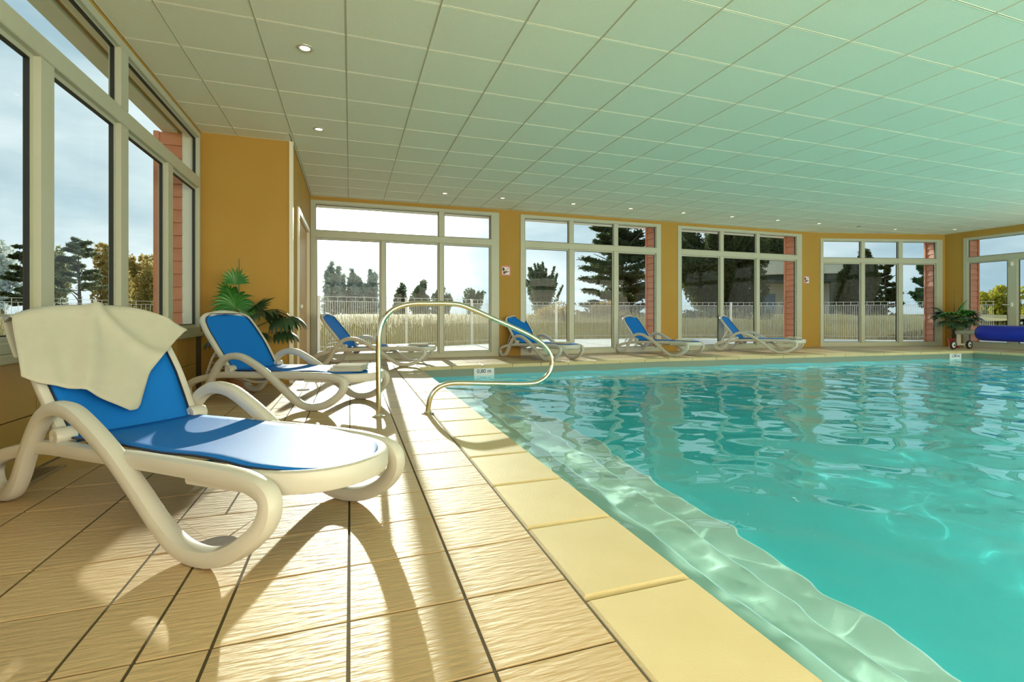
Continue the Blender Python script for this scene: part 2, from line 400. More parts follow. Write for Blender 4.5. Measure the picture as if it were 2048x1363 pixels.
# back wall
BWO = [(.4, 3.6, .3, 2.75), (4.4, 7.6, .3, 2.75), (8.4, 11.6, .3, 2.75), (12.4, 15.6, .3, 2.75)]
struct(wall('wall_back', (14.55, YB), (WX, YB), BWO))
for k, (a, b, z0_, z1_) in enumerate(BWO):
    window('window_%d' % (11+k), (14.55, YB), (WX, YB), a, b, .3, 2.75, 2.18, [((a+b)/2, .1)], [((a+b)/2, .1)])
# wainscot tiles under the left window
wl = struct(empty('trim_3', (WX, 0, 0)))
tl = mesh('tile', *(lambda b: (b.V, b.F))(MB().box(0, .012, .002, .328, .002, .288, .003)))
n_w = 0
for j in range(2):
    y = .15 + (.0 if j == 0 else .0)
    while y+.33 < BY:
        link('wainscot_tile', tl, 'wainscot tile', wl, loc=(0, y, .005+j*.291)); y += .33; n_w += 1
MB().box(0, .004, .0, BY, 0, .59).build('wainscot_grout', 'grout', wl)

# ---- ceiling: base slab, grid with its shadow gap put into a darker colour, tiles
ce = struct(MB().box(WX-.2, 14.8, YB-.2, WY+.25, CEIL+.03, CEIL+.2).build('ceiling', 'ceiling grid'))
X0, Y0 = -1.2319, 2.7754
room = [(WX, YB), (14.55, YB), CR, C4, (BX, WY), (BX, BY), (WX, BY)]
def room_clip(poly):
    poly = clip(poly, -1, 0, -WX); poly = clip(poly, 1, 0, 14.55); poly = clip(poly, 0, -1, -YB); poly = clip(poly, 0, 1, WY)
    dx, dy = CR[0]-C4[0], CR[1]-C4[1]
    if poly: poly = clip(poly, -dy, dx, -dy*C4[0]+dx*C4[1])
    if poly and sum(p[0] for p in poly)/len(poly) < BX: poly = clip(poly, 0, 1, BY)
    return poly
tiles = []
for i in range(-1, 27):
    for j in range(-13, 12):
        x0, y0 = X0+.6*i, Y0+.6*j
        for xa, xb in ((x0, min(x0+.6, BX)), (BX, x0+.6)) if x0 < BX < x0+.6 and y0+.6 > BY else ((x0, x0+.6),):
            p = room_clip([(xa, y0), (xb, y0), (xb, y0+.6), (xa, y0+.6)])
            if len(p) < 3: continue
            c = (sum(q[0] for q in p)/len(p), sum(q[1] for q in p)/len(p))
            d = c[0]*math.sin(YAW)+c[1]*math.cos(YAW); r = c[0]*math.cos(YAW)-c[1]*math.sin(YAW)
            vis = d > .9 and abs(r/d) < 1.13 and (CEIL-HF)/d < .78
            tiles.append((0 if vis else 1, d, p, c))
tiles.sort(key=lambda t: (t[0], t[1]))
rest = MB(); g_ = .0068
tilemesh = {}
for k, (v, d, p, c) in enumerate(tiles):
    q = [(a[0]-c[0], a[1]-c[1]) for a in p]
    q = [(x-math.copysign(g_, x) if abs(x) > g_ else x, y-math.copysign(g_, y) if abs(y) > g_ else y) for x, y in q]
    if v == 0 and k < 290:
        key = tuple((round(x, 3), round(y, 3)) for x, y in q)
        if key not in tilemesh: tilemesh[key] = mesh('ceiling_tile', *(lambda b: (b.V, b.F))(MB().prism(list(reversed(q)), -.0, -.03, .002)))
        link('ceiling_tile', tilemesh[key], 'ceiling tile', ce, loc=(c[0], c[1], CEIL+.03))
    else: rest.prism([(x+c[0], y+c[1]) for x, y in reversed(q)], CEIL+.03, CEIL+.0, .003)
stuff(rest.build('ceiling_tile', 'ceiling tile', ce))
gb = MB()
for i in range(-1, 28):
    x = X0+.6*i; gb.box(x-.0065, x+.0065, YB, WY, CEIL+.005, CEIL+.029)
for j in range(-12, 12):
    y = Y0+.6*j; gb.box(WX, 14.55, y-.0065, y+.0065, CEIL+.0045, CEIL+.0285)
gb.build('ceiling_grid', 'ceiling grid', ce)
# shadow-line trim where wall meets ceiling
# downlights
def downlight(x, y, lit, label):
    t = empty('downlight', (x, y, CEIL)); tag(t, label, 'ceiling light', 'recessed round downlights')
    prof = [(.038, .0), (.040, -.006), (.052, -.009), (.062, -.004), (.063, .0005)]
    V = []; n = 20
    for r, z in prof: V += [(r*math.cos(2*PI*k/n), r*math.sin(2*PI*k/n), z) for k in range(n)]
    Fc = [(i*n+k, (i+1)*n+k, (i+1)*n+(k+1) % n, i*n+(k+1) % n) for i in range(len(prof)-1) for k in range(n)]
    link('trim_ring', mesh('trim_ring', V, Fc), 'lamp ring', t, True)
    MB().lathe([(.038, -.0005), (.036, -.004), (.018, -.006)], 18).build('lamp', 'lamp glow' if lit else 'gasket', t, True)
    return t
DL = [(-.333, 4.282, 'nearest downlight, in the row beside the left window'), (-.332, 6.106, 'second downlight of the row beside the left window, above the boxed-out wall'),
      (1.52, 8.62, 'first downlight of the far row, above the first sliding window'), (2.55, 8.62, 'far-row downlight before the first pillar, second from the sun'),
      (3.93, 8.62, 'far-row downlight over the left third of the second window'), (5.16, 8.62, 'far-row downlight over the middle of the second window'),
      (6.39, 8.62, 'far-row downlight near the pillar between second and third windows'), (7.62, 8.62, 'far-row downlight over the left part of the third window'),
      (8.85, 8.60, 'far-row downlight over the middle of the third window'), (10.05, 8.58, 'far-row downlight before the pillar with the second no-shoes sign'),
      (11.28, 8.56, 'unlit dark downlight over the angled fourth window'), (12.5, 8.55, 'lit downlight over the right part of the fourth window'),
      (13.85, 8.05, 'downlight in the far right corner, above the potted palm')]
for x, y, lb in DL: downlight(x, y, 'unlit' not in lb, lb)

# ---- floor
fl = struct(MB().box(WX, .645, YB, WY, -.15, -.0042).build('floor', 'grout'))
fb = MB()
fb.prism([(.645, edge_y(1)+.36), (5.5, edge_y(5.5)+.36), (5.5, WY), (.645, WY)], -.15, -.0042)
fb.prism([(5.5, edge_y(5.5)+.36), (14.55, edge_y(14.55)+.36), (14.55, CR[1]), C4, (5.5, WY)], -.15, -.0042)
fb.prism([(13.63, YB), (14.55, YB), (14.55, edge_y(14.55)+.36), (13.63, edge_y(13.63)+.36)], -.15, -.0042)
fb.prism([(.645, YB), (13.63, YB), (13.63, -4.37), (.645, -4.37)], -.15, -.0042)
fb.build('screed', 'grout', fl)
TW, TD, TX, TY = .3222, .3167, -.005, 1.1353
DRN = [(-.455, 2.095), (-.488, 6.045)]
pieces = []
def addpiece(p):
    if len(p) < 3: return
    c = (sum(q[0] for q in p)/len(p), sum(q[1] for q in p)/len(p))
    ar = abs(sum(p[i][0]*p[(i+1) % len(p)][1]-p[(i+1) % len(p)][0]*p[i][1] for i in range(len(p))))/2
    if ar < .0006: return
    d = c[0]*math.sin(YAW)+c[1]*math.cos(YAW); r = c[0]*math.cos(YAW)-c[1]*math.sin(YAW)
    vis = d > .85 and abs(r/d) < 1.12
    pieces.append((0 if vis else 1, d, p, c))
for i in range(-5, 46):
    for j in range(-20, 27):
        x0, y0 = TX+TW*i, TY+TD*j; x1, y1 = x0+TW, y0+TD
        q = [(x0, y0), (x1, y0), (x1, y1), (x0, y1)]
        if x0 < .6:
            q1 = clip(clip(clip(q, -1, 0, -WX-.012), 1, 0, .641), 0, 1, WY)
            if q1 and sum(p[0] for p in q1)/len(q1) < BX: q1 = clip(q1, 0, 1, BY)
            if i == -2:
                xm = (x0+x1)/2; dn = [d for d in DRN if y0 < d[1] < y1]
                if dn and len(q1) == 4:
                    m_ = dn[0]
                    for a in range(4): addpiece([q1[a], q1[(a+1) % 4], m_])
                else: addpiece(clip(q1, 1, 0, xm)); addpiece(clip(q1, -1, 0, -xm))
            else: addpiece(q1)
        else:
            # far deck
            q1 = clip(q, 0, 1, WY)
            if x0 < 5.5: q1 = clip(q1, 0, -1, -(edge_y(1)+.37)) if q1 else q1
            else: q1 = clip(q1, -.0907, -1, -(8.04+.37)-.0907*5.5) if q1 else q1
            if q1: q1 = room_clip(q1)
            if q1: addpiece(q1)
            if x1 > 13.63:
                q1 = clip(clip(q, -1, 0, -13.635), 1, 0, 14.55)
                if q1: q1 = clip(q1, .0907, 1, (8.04+.37)+.0907*5.5)
                if q1: addpiece(q1)
pieces.sort(key=lambda t: (t[0], t[1])); rest = MB(); cache = {}
def inset(p, c, g):
    return [(x-math.copysign(min(g, abs(x)), x), y-math.copysign(min(g, abs(y)), y)) for x, y in ((a[0]-c[0], a[1]-c[1]) for a in p)]
for k, (v, d, p, c) in enumerate(pieces):
    q = inset(p, c, .0044)
    if sum(q[i][0]*q[(i+1) % len(q)][1]-q[(i+1) % len(q)][0]*q[i][1] for i in range(len(q))) < 0: q = q[::-1]
    if v == 0 and k < 290:
        key = tuple((round(x, 3), round(y, 3)) for x, y in q)
        if key not in cache: cache[key] = mesh('floor_tile', *(lambda b: (b.V, b.F))(MB().prism(q, -.012, 0, .0007)))
        link('floor_tile', cache[key], 'floor tile', fl, loc=(c[0], c[1], random.uniform(-.0006, .0006)))
    else: rest.prism([(x+c[0], y+c[1]) for x, y in q], -.012, 0, .0007)
stuff(rest.build('floor_tile', 'floor tile', fl))
for k, (x, y) in enumerate(DRN):
    dn = empty('floor_drain', (x, y, .0)); tag(dn, ['round floor drain half hidden behind the front foot of the nearest lounger', 'round floor drain beyond the second lounger'][k], 'drain')
    MB().lathe([(.050, .0015), (.066, .0015), (.066, .005), (.050, .005)], 24).build('drain_rim', 'palm trunk', dn, True)
    MB().lathe([(.0, .001), (.048, .001), (.048, .003), (.0, .003)], 24).build('drain_lid', 'floor tile', dn, True)
# floor grille along the left wall
gr = empty('floor_grille', (0, 0, 0)); tag(gr, 'grey slatted floor grille set along the left wall beside the nearest lounger', 'floor grille')
mb = MB(); mb.box(-1.587, -1.462, 2.62, 2.635, .0015, .008); mb.box(-1.587, -1.462, 3.445, 3.46, .0015, .008); mb.box(-1.476, -1.462, 2.635, 3.445, .0015, .009); mb.box(-1.587, -1.579, 2.635, 3.445, .0015, .008)
mb.build('grille_frame', 'steel dull', gr); MB().box(-1.579, -1.476, 2.635, 3.445, .001, .0022).build('grille_shade_plate', 'gasket', gr)  # black plate under the slats stands in for shade in the grille
for k in range(8): MB().box(-1.573+k*.0125, -1.567+k*.0125, 2.635, 3.445, .0025, .0085).build('slat', 'steel dull', gr)

# ---- pool
PX0, PX1, PY0 = 1.03, 13.25, -4.0
cp = struct(empty('pool_coping', (0, 0, 0)))
cst = mesh('coping_stone', *(lambda b: (b.V, b.F))(MB().box(0, .374, .004, .506, -.055, .0, .012)))
for k in range(-12, 14):
    y = 1.338+.5133*k
    if y+.51 < YB or y > 8.3: continue
    y1 = min(y+.509, 8.04+.37)
    if y1-y > .5: link('coping_stone', cst, 'coping stone', cp, loc=(.644, y, 0))
    else: MB().box(.644, 1.018, y+.004, y1, -.055, 0, .012).build('coping_stone', 'coping stone', cp)
for k in range(25):
    x = 1.022+.51*k; x1 = x+.502
    if x1 > 13.7: x1 = 13.62
    a0, a1 = edge_y(x), edge_y(x1)
    MB().prism([(x, a0-.015), (x1, a1-.015), (x1, a1+.36), (x, a0+.36)], -.055, 0, .01).build('coping_stone', 'coping stone', cp)
y = edge_y(13.25)-.02
while y > -4.4:
    MB().box(13.235, 13.625, max(y-.502, -4.4), y, -.055, 0, .012).build('coping_stone', 'coping stone', cp); y -= .51
x = 1.022
while x < 13.2:
    MB().box(x, min(x+.502, 13.23), -4.37, -3.985, -.055, 0, .012).build('coping_stone', 'coping stone', cp); x += .51
MB().prism([(.65, -4.4), (1.02, -4.4), (1.02, 8.0), (.65, 8.39)], -.15, -.05).build('coping_bed', 'coping joint', cp)
poolp = [(PX0, PY0), (PX1, PY0), (PX1, edge_y(PX1)), (5.5, edge_y(5.5)), (PX0, edge_y(1))]
def skin(poly, z0, z1): return [(*p, z0) for p in poly]+[(*p, z1) for p in poly], [(i, (i+1) % len(poly), len(poly)+(i+1) % len(poly), len(poly)+i) for i in range(len(poly))]
WZ = -.165
def ring(poly, off):
    c = (sum(p[0] for p in poly)/len(poly), sum(p[1] for p in poly)/len(poly)); return [(p[0]+math.copysign(off, p[0]-c[0]), p[1]+math.copysign(off, p[1]-c[1])) for p in poly]
pw = MB(); o_ = ring(poolp, .10); n = len(poolp)
for i in range(n):
    j = (i+1) % n; a, b, c, d = poolp[i], poolp[j], o_[j], o_[i]
    V = [(*p, z) for z in (-1.15, WZ-.012) for p in (a, b, c, d)]
    pw.add(V, [(0, 3, 2, 1), (4, 5, 6, 7), (0, 1, 5, 4), (1, 2, 6, 5), (2, 3, 7, 6), (3, 0, 4, 7)])
pool = struct(pw.build('pool_wall', 'pool liner'))
pb = MB()
for i in range(n):
    j = (i+1) % n; a, b, c, d = poolp[i], poolp[j], o_[j], o_[i]
    V = [(*p, z) for z in (WZ-.012, -.055) for p in (a, b, c, d)]
    pb.add(V, [(0, 3, 2, 1), (4, 5, 6, 7), (0, 1, 5, 4), (1, 2, 6, 5), (2, 3, 7, 6), (3, 0, 4, 7)])
pb.build('waterline_band', 'shaded pool band', pool)
struct(MB().prism(o_, -1.25, -1.15).build('pool_floor', 'pool liner'))
stp = struct(empty('pool_steps', (PX0, 0, 0)))
for k, (x1, z) in enumerate(((.42, -.45), (.78, -.72), (1.14, -.98))):
    b = MB().box(0, x1, -3.9, 6.9, -1.149, z, .02).build('step', 'pool step liner', stp)
# water surface with real swell
nx, ny = 560, 540
gx = np.linspace(PX0+.001, PX1-.001, nx); gt = np.linspace(0, 1, ny)
Xg, Tg = np.meshgrid(gx, gt); EY = np.where(Xg < 5.5, 8.04, 8.04-(Xg-5.5)*.0907)-.001
Yg = PY0+.001+(EY-PY0-.001)*Tg
Zg = np.zeros_like(Xg)
for k in range(44):
    lam = rng.uniform(.35, 2.4) if k < 20 else rng.uniform(.28, .75); th = rng.uniform(0, 2*PI); ph = rng.uniform(0, 2*PI); kk = 2*PI/lam
    Zg += (.0011 if k < 20 else .0017)*lam*np.sin(kk*(Xg*math.cos(th)+Yg*math.sin(th))+ph+.8*np.sin(.7*Xg+k)*np.cos(.6*Yg+2*k))
# fine wind ripples, crests mostly across the view
for k in range(34):
    lam = rng.uniform(.11, .30); th = PI/2-YAW+rng.normal(0, .75); ph = rng.uniform(0, 2*PI); kk = 2*PI/lam
    env = .55+.45*np.sin(1.1*Xg+k)*np.cos(.9*Yg+2*k)
    Zg += .00105*lam*env*np.sin(kk*(Xg*math.cos(th)+Yg*math.sin(th))+ph+1.2*np.sin(1.3*Yg+k))
V = np.stack([Xg, Yg, Zg+WZ], -1).reshape(-1, 3)
idx = np.arange(nx*ny).reshape(ny, nx)
Fq = np.stack([idx[:-1, :-1], idx[:-1, 1:], idx[1:, 1:], idx[1:, :-1]], -1).reshape(-1, 4)
def npmesh(name, V, Fq):
    k = Fq.shape[1]; me = bpy.data.meshes.new(name); me.vertices.add(len(V)); me.vertices.foreach_set('co', np.asarray(V, np.float32).ravel())
    me.loops.add(Fq.size); me.loops.foreach_set('vertex_index', Fq.astype(np.int32).ravel())
    me.polygons.add(len(Fq)); me.polygons.foreach_set('loop_start', np.arange(len(Fq), dtype=np.int32)*k)
    try: me.polygons.foreach_set('loop_total', np.full(len(Fq), k, np.int32))
    except Exception: pass
    me.update(calc_edges=True); me.validate(); return me
wt = struct(link('pool_water', npmesh('pool_water', V, Fq), 'water', smooth=True))
# depth plates on the pool wall
FONT_MESH = {}
def text_mesh(txt, size, name, mname, parent, loc, rot):
    cu = bpy.data.curves.new(name, 'FONT'); cu.body = txt; cu.size = size; cu.extrude = .0008; cu.align_x = 'CENTER'; cu.align_y = 'CENTER'; cu.offset = .0012
    t = bpy.data.objects.new('tmp', cu); COL.objects.link(t); dg = bpy.context.evaluated_depsgraph_get()
    me = bpy.data.meshes.new_from_object(t.evaluated_get(dg)); bpy.data.objects.remove(t); me.materials.clear(); me.name = name
    o = link(name, me, mname, parent); o.location = loc; o.rotation_euler = rot; return o
def plate(x, txt, label, rz=0.0):
    t = empty('depth_plate', (x, edge_y(x)-.001, -.105), rz); tag(t, label, 'depth sign', 'depth plates on the far pool wall')
    MB().box(-.17, .17, -.008, -.0005, -.135, .058, .002).build('plate', 'plate', t)
    text_mesh(txt, .088, 'lettering', 'ink', t, (0, -.009, 0), (PI/2, 0, 0))
plate(2.06, '0,80 m', 'white depth plate reading 0,80 m under the handrail on the far pool wall')
plate(12.72, '1,30 m', 'small white depth plate at the far right corner of the pool', -.0905)

# ================================================================== exterior
# facade pillars clad in boards, soffit and fascia
def fin(u0, u1, v0, v1, z1, A, B, name, side=1, faces=('l', 'r', 'f')):
    A_, Ln, a = wall_frame(A, B); root = struct(empty(name, (A_.x, A_.y, 0), a)); s = side
    core = MB().box(u0+.012, u1-.012, v0*s, (v1-.012)*s, -.05, z1).build('core', 'cladding', root)
    p = .142; n = int(z1/p)+1
    bw = u1-u0; bd = v1-v0
    for k in range(n):
        za, zb = k*p, min((k+1)*p-.006, z1)
        if zb <= za: continue
        for f in faces:
            # each board leans out at its foot
            if f == 'l': V = [(u0-.012, 0), (u0+.002, 1)]; mk = lambda o, z: [(o, v0*s, z), (o, v1*s, z)]
            if f == 'l': prof = ((u0-.010, za), (u0+.004, zb), (u0+.013, zb), (u0+.013, za)); Vv = [(x, v*s, z) for v in (v0, v1) for x, z in prof]
            elif f == 'r': prof = ((u1+.010, za), (u1-.004, zb), (u1-.013, zb), (u1-.013, za)); Vv = [(x, v*s, z) for v in (v0, v1) for x, z in prof]
            else: prof = ((v1+.010, za), (v1-.004, zb), (v1-.013, zb), (v1-.013, za)); Vv = [(u, v*s, z) for u in (u0, u1) for v, z in prof]
            me = mesh('plank', Vv, [(0, 1, 2, 3), (7, 6, 5, 4), (0, 4, 5, 1), (1, 5, 6, 2), (2, 6, 7, 3), (3, 7, 4, 0)])
            link('plank', me, 'cladding', root)
    mb = MB()
    for u in (u0, u1): mb.box(u-.022, u+.022, (v1-.03)*s, (v1+.022)*s, 0, z1, .004)
    mb.build('corner_board', 'cladding', root)
    return root
SF = 2.835
fin(ux(2.745), ux(3.215), .16, .62, SF, PF0, C4, 'pillar_outside_1')
fin(ux(6.485), ux(6.955), .16, .55, SF, PF0, C4, 'pillar_outside_2')
fin(ux(10.62), ux(11.28), .16, .50, SF, PF0, C4, 'pillar_outside_3')
fin(3.355, 4.0, .16, .50, SF, C4, CR, 'pillar_outside_4')
fin(-.5, .435, .16, .55, SF, RW0, RW1, 'pillar_outside_5', faces=('l', 'r', 'f'))
fin(-.55, .075, .16, .40, SF, LW0, LW1, 'pillar_outside_6', side=-1)
fin(-.9, .02, .16, .60, SF, PF0, C4, 'pillar_outside_7')
sf = MB()
sf.prism([(-1.5, WY+.2), (11.3, WY+.2), (11.3, WY+.72), (-1.5, WY+.72)], SF, SF+.12)
sf.prism([(11.3, WY+.2), (15.3, 8.75), (15.4, 9.25), (11.35, WY+.72)], SF, SF+.12)
sf.prism([(14.75, YB), (15.3, YB), (15.3, 9.0), (14.75, 8.9)], SF, SF+.12)
sf.prism([(WX-.345, YB), (WX-.2, YB), (WX-.2, 7.3), (WX-.345, 7.3)], SF, SF+.12)
struct(sf.build('roof_soffit', 'fascia'))
# ground
gd = MB()
struct(MB().prism([(-30, WY+.2), (14.8, WY+.2), (14.8, -30), (60, -30), (60, 70), (-60, 70), (-60, -30), (WX-.2, -30), (WX-.2, WY), (-30, WY)], -.35, -.06).build('ground', 'soil'))
ter = [(-3.2, WY+.21), (11.2, WY+.21), (14.78, 8.9), (14.78, -4), (19.3, -4), (19.3, 9.9), (17.6, 10.9), (15.8, 11.9), (14.6, 13.4), (9.95, 15.1), (5.6, 15.7), (3.8, 14.0), (1.2, 12.8), (-3.2, 12.2)]
struct(MB().prism(ter, -.08, -.012).build('terrace', 'concrete'))
# rolling dry grass beyond the fence
nx, ny = 120, 90
gx = np.linspace(-45, 55, nx); gy = np.linspace(12.3, 62, ny); Xg, Yg = np.meshgrid(gx, gy)
FP = [(-9.0, 11.0), (-.692, 12.557), (1.169, 13.02), (3.755, 14.25), (5.534, 16.056), (9.994, 15.389), (14.833, 13.643), (15.961, 12.07), (17.945, 11.0), (19.4, 10.13), (20.27, 9.82), (20.5, 0)]
fy = np.interp(Xg, [p[0] for p in FP[:-1]], [p[1] for p in FP[:-1]]); fy = np.where(Xg > 20.2, 5, fy)
dd = np.clip(Yg-fy-.5, 0, 9)
Zg = -.06+.95*(1-np.exp(-dd/5.0))+.10*np.sin(Xg*.7+1)*np.cos(Yg*.5)*np.clip(dd/2, 0, 1)-np.where(Yg < fy+.5, .3, 0)
V = np.stack([Xg, Yg, Zg], -1).reshape(-1, 3); idx = np.arange(nx*ny).reshape(ny, nx)
Fq = np.stack([idx[:-1, :-1], idx[:-1, 1:], idx[1:, 1:], idx[1:, :-1]], -1).reshape(-1, 4)
struct(link('dune', npmesh('dune', V, Fq), 'dry grass', smooth=True))
def ground_z(x, y):
    f = np.interp(x, [p[0] for p in FP[:-1]], [p[1] for p in FP[:-1]]); d = np.clip(y-f-.5, 0, 9)
    return -.06+.95*(1-np.exp(-d/5.0))
def blades(P, h, wdt, lean):
    n = len(P); a = rng.uniform(0, 2*PI, n); hh = h*rng.uniform(.5, 1.2, n); l = lean*rng.uniform(-1, 1, (n, 2))*hh[:, None]
    dx = np.cos(a)*wdt; dy = np.sin(a)*wdt
    V = np.stack([P+np.stack([-dx, -dy, 0*a], -1), P+np.stack([dx, dy, 0*a], -1), P+np.stack([l[:, 0], l[:, 1], hh], -1)], 1).reshape(-1, 3)
    return V, np.arange(3*n).reshape(n, 3)
n = 26000; gxx = rng.uniform(-12, 24, n); f = np.interp(gxx, [p[0] for p in FP[:-1]], [p[1] for p in FP[:-1]])
gyy = f+.25+np.abs(rng.normal(0, 3.2, n)); P = np.stack([gxx, gyy, ground_z(gxx, gyy)-.03], -1)
V, T = blades(P, .42, .008, .35)
stuff(tag(link('dune_grass', npmesh('dune_grass', V, T), 'dry grass'), 'tall dry golden grass growing behind the white fence', 'grass'))
# second meadow seen through the left window
nx = 40; gx = np.linspace(-45, -6, nx); gy = np.linspace(8, 50, nx); Xg, Yg = np.meshgrid(gx, gy)
V = np.stack([Xg, Yg, -.03+.5*(1-np.exp(-np.clip(np.hypot(Xg+2, Yg-6)-16, 0, 30)/8))], -1).reshape(-1, 3); idx = np.arange(nx*nx).reshape(nx, nx)
Fq = np.stack([idx[:-1, :-1], idx[:-1, 1:], idx[1:, 1:], idx[1:, :-1]], -1).reshape(-1, 4)
struct(link('meadow', npmesh('meadow', V, Fq), 'dry grass', smooth=True))
# fence: posts, rails and dense white pickets
def fence(pts, name, label, step=2.0, pick=.052):
    root = empty(name, (pts[0][0], pts[0][1], 0)); tag(root, label, 'fence'); ox, oy = pts[0]
    pk = MB(); rl = MB(); carry = 0
    for a, b in zip(pts[:-1], pts[1:]):
        Ln = math.dist(a, b); d = ((b[0]-a[0])/Ln, (b[1]-a[1])/Ln); n = max(1, round(Ln/pick))
        for k in range(n):
            t = k*Ln/n; x, y = a[0]+d[0]*t-ox, a[1]+d[1]*t-oy; h = 1.24 if k % 4 == 0 else 1.13
            r = .0045; pk.add([(x-r, y-r, -.05), (x+r, y-r, -.05), (x+r, y+r, -.05), (x-r, y+r, -.05), (x-r, y-r, h), (x+r, y-r, h), (x+r, y+r, h), (x-r, y+r, h)],
                [(0, 1, 5, 4), (1, 2, 6, 5), (2, 3, 7, 6), (3, 0, 4, 7), (4, 5, 6, 7)])
        for z in (.08, 1.13, 1.235):
            rl.tube([(a[0]-ox, a[1]-oy, z), (b[0]-ox, b[1]-oy, z)], .006, 5)
        t = (step-carry) if carry else 0
        while t < Ln:
            x, y = a[0]+d[0]*t, a[1]+d[1]*t
            p = MB().box(-.03, .03, -.03, .03, -.06, 1.23, .006).box(-.033, .033, -.033, .033, 1.23, 1.25, .004).build('post', 'white metal', root); p.location = (x-ox, y-oy, 0); t += step
        carry = (Ln-(t-step)) % step
    stuff(pk.build('picket', 'white metal', root)); rl.build('rail', 'white metal', root)
    return root
fence(FP[1:-2], 'garden_fence', 'white picket fence around the terrace outside the far windows', 2.1)
fence([(20.4, 9.2), (20.6, 4), (20.6, -3)], 'garden_fence', 'white picket fence seen through the glazed door on the right', 2.1, .11)
fence([(-11.5, 9.0), (-9.0, 14.2), (-6.6, 18.4), (-4.0, 21.5)], 'garden_fence', 'pale wire fence across the meadow outside the left window', 2.5, .14)

# trees
def leaves(C, s, flat=1.0):
    n = len(C); a = rng.normal(0, 1, (n, 3)); a[:, 2] *= flat; b = rng.normal(0, 1, (n, 3)); b[:, 2] *= flat
    a /= np.linalg.norm(a, axis=1, keepdims=True); b /= np.linalg.norm(b, axis=1, keepdims=True)
    s = s*rng.uniform(.5, 1.3, (n, 1)); V = np.stack([C-a*s, C+b*s*.5, C+a*s, C-b*s*.5], 1).reshape(-1, 3)
    return V, np.arange(4*n).reshape(n, 4)
def tree(name, label, cat, px, depth, top_py, half_px, kind, mname, n=9000, base=0.0, group=None, trunk=True, low=.25, seed=None):
    """top_py and half_px say how tall and wide it stands at that distance"""
    x, y, _ = at(px, depth); H = HF+depth*(HY-top_py)/F; Wd = half_px*depth/F
    root = empty(name, (x, y, base)); tag(root, label, cat, group); H -= base
    C = []
    if kind == 'layered':                      # cypress with level, upswept plates
        nb = 26 if n < 20000 else 70
        for k in range(nb):
            zf = low+(1-low)*(k/nb)**.9; z = H*zf; az = rng.uniform(0, 2*PI); r = Wd*(1.0-.62*((zf-low)/(1-low))**1.6)*rng.uniform(.65, 1.1)
            m = int(n/nb); t = rng.uniform(.1, 1, m)**.7; sp = r*.16*(1.1-t*.7)
            cx = np.cos(az)*r*t+rng.normal(0, 1, m)*sp; cy = np.sin(az)*r*t+rng.normal(0, 1, m)*sp
            C.append(np.stack([cx, cy, z+t**2*r*.16+rng.normal(0, .008*H, m)], -1))
    elif kind == 'spire':                      # upright boughs with spiky tips
        nb = 46
        for k in range(nb):
            az = rng.uniform(0, 2*PI); zf = rng.uniform(.05, .62); L_ = H*(1-zf)*rng.uniform(.45, .95)*.75; out = Wd*rng.uniform(.3, 1)*(1-zf*.6)
            m = int(n/nb); t = rng.uniform(0, 1, m); sp = .012*Wd+.12*Wd*(1-t)**1.3
            C.append(np.stack([np.cos(az)*out*t**.8+rng.normal(0, 1, m)*sp, np.sin(az)*out*t**.8+rng.normal(0, 1, m)*sp, H*zf+L_*t], -1))
    elif kind == 'poplar':
        nb = 16
        for k in range(nb):
            az = rng.uniform(0, 2*PI); rr = Wd*rng.uniform(0, .75); m = int(n/nb); hh = H*rng.uniform(.6, .97)*(1-.25*rr/Wd)
            t = rng.uniform(0, 1, m); s_ = .17*Wd*(1-.7*t)+.03
            C.append(np.stack([np.cos(az)*rr+rng.normal(0, 1, m)*s_, np.sin(az)*rr+rng.normal(0, 1, m)*s_, H*.12+(hh-H*.12)*t], -1))
    else:                                      # rounded crown of clumps
        nb = 30
        for k in range(nb):
            u = rng.normal(0, 1, 3); u /= np.linalg.norm(u); r = rng.uniform(.35, .92)
            c = np.array([u[0]*Wd*r, u[1]*Wd*r, H*(low+1)/2+u[2]*H*(1-low)/2*r]); m = int(n/nb)
            q = rng.normal(0, 1, (m, 3)); q /= np.linalg.norm(q, axis=1, keepdims=True); q *= rng.uniform(.3, 1, (m, 1))**.4
            C.append(c+q*np.array([Wd*.30, Wd*.30, H*(1-low)*.17]))
    C = np.concatenate(C); keep = C[:, 2] < H; C = C[keep]; C = C[C[:, 2] > .02]
    ls = .0048*depth if kind != 'spire' else .0034*depth
    V, Q = leaves(C, ls, .45 if kind == 'layered' else 1.0)
    stuff(link('crown', npmesh('crown', V, Q), mname, root))
    if trunk:
        mb = MB(); hT = H*(.8 if kind in ('poplar', 'spire', 'layered') else .55); r0 = max(.05, H*.022)
        mb.tube([(0, 0, -.1), (.02*H*.3, 0, hT*.4), (-.01*H, .01*H, hT)], [r0*1.2, r0*.8, r0*.25], 8)
        for k in range(9):
            az = rng.uniform(0, 2*PI); z = hT*rng.uniform(.3, .9); r = Wd*rng.uniform(.5, .85)
            mb.tube([(0, 0, z), (math.cos(az)*r*.5, math.sin(az)*r*.5, z+r*.28), (math.cos(az)*r, math.sin(az)*r, z+r*.5)], [r0*.4, r0*.25, r0*.1], 6)
        mb.build('trunk', 'bark', root, True)
    return root
G = 'trees beyond the fences'
tree('cypress', 'dark layered cypress with level boughs at the left edge of the left window', 'tree', 62, 30, 492, 52, 'layered', 'crown cypress', 9000, group=G, low=.2)
tree('garden_tree', 'open spreading tree with forked dark trunk in the middle pane of the left window', 'tree', 158, 26, 478, 46, 'layered', 'crown grey green', 5000, group=G, low=.42)
tree('autumn_tree', 'brown autumn tree behind the second pane of the left window', 'tree', 225, 34, 488, 34, 'round', 'crown autumn', 6000, group=G, low=.05)
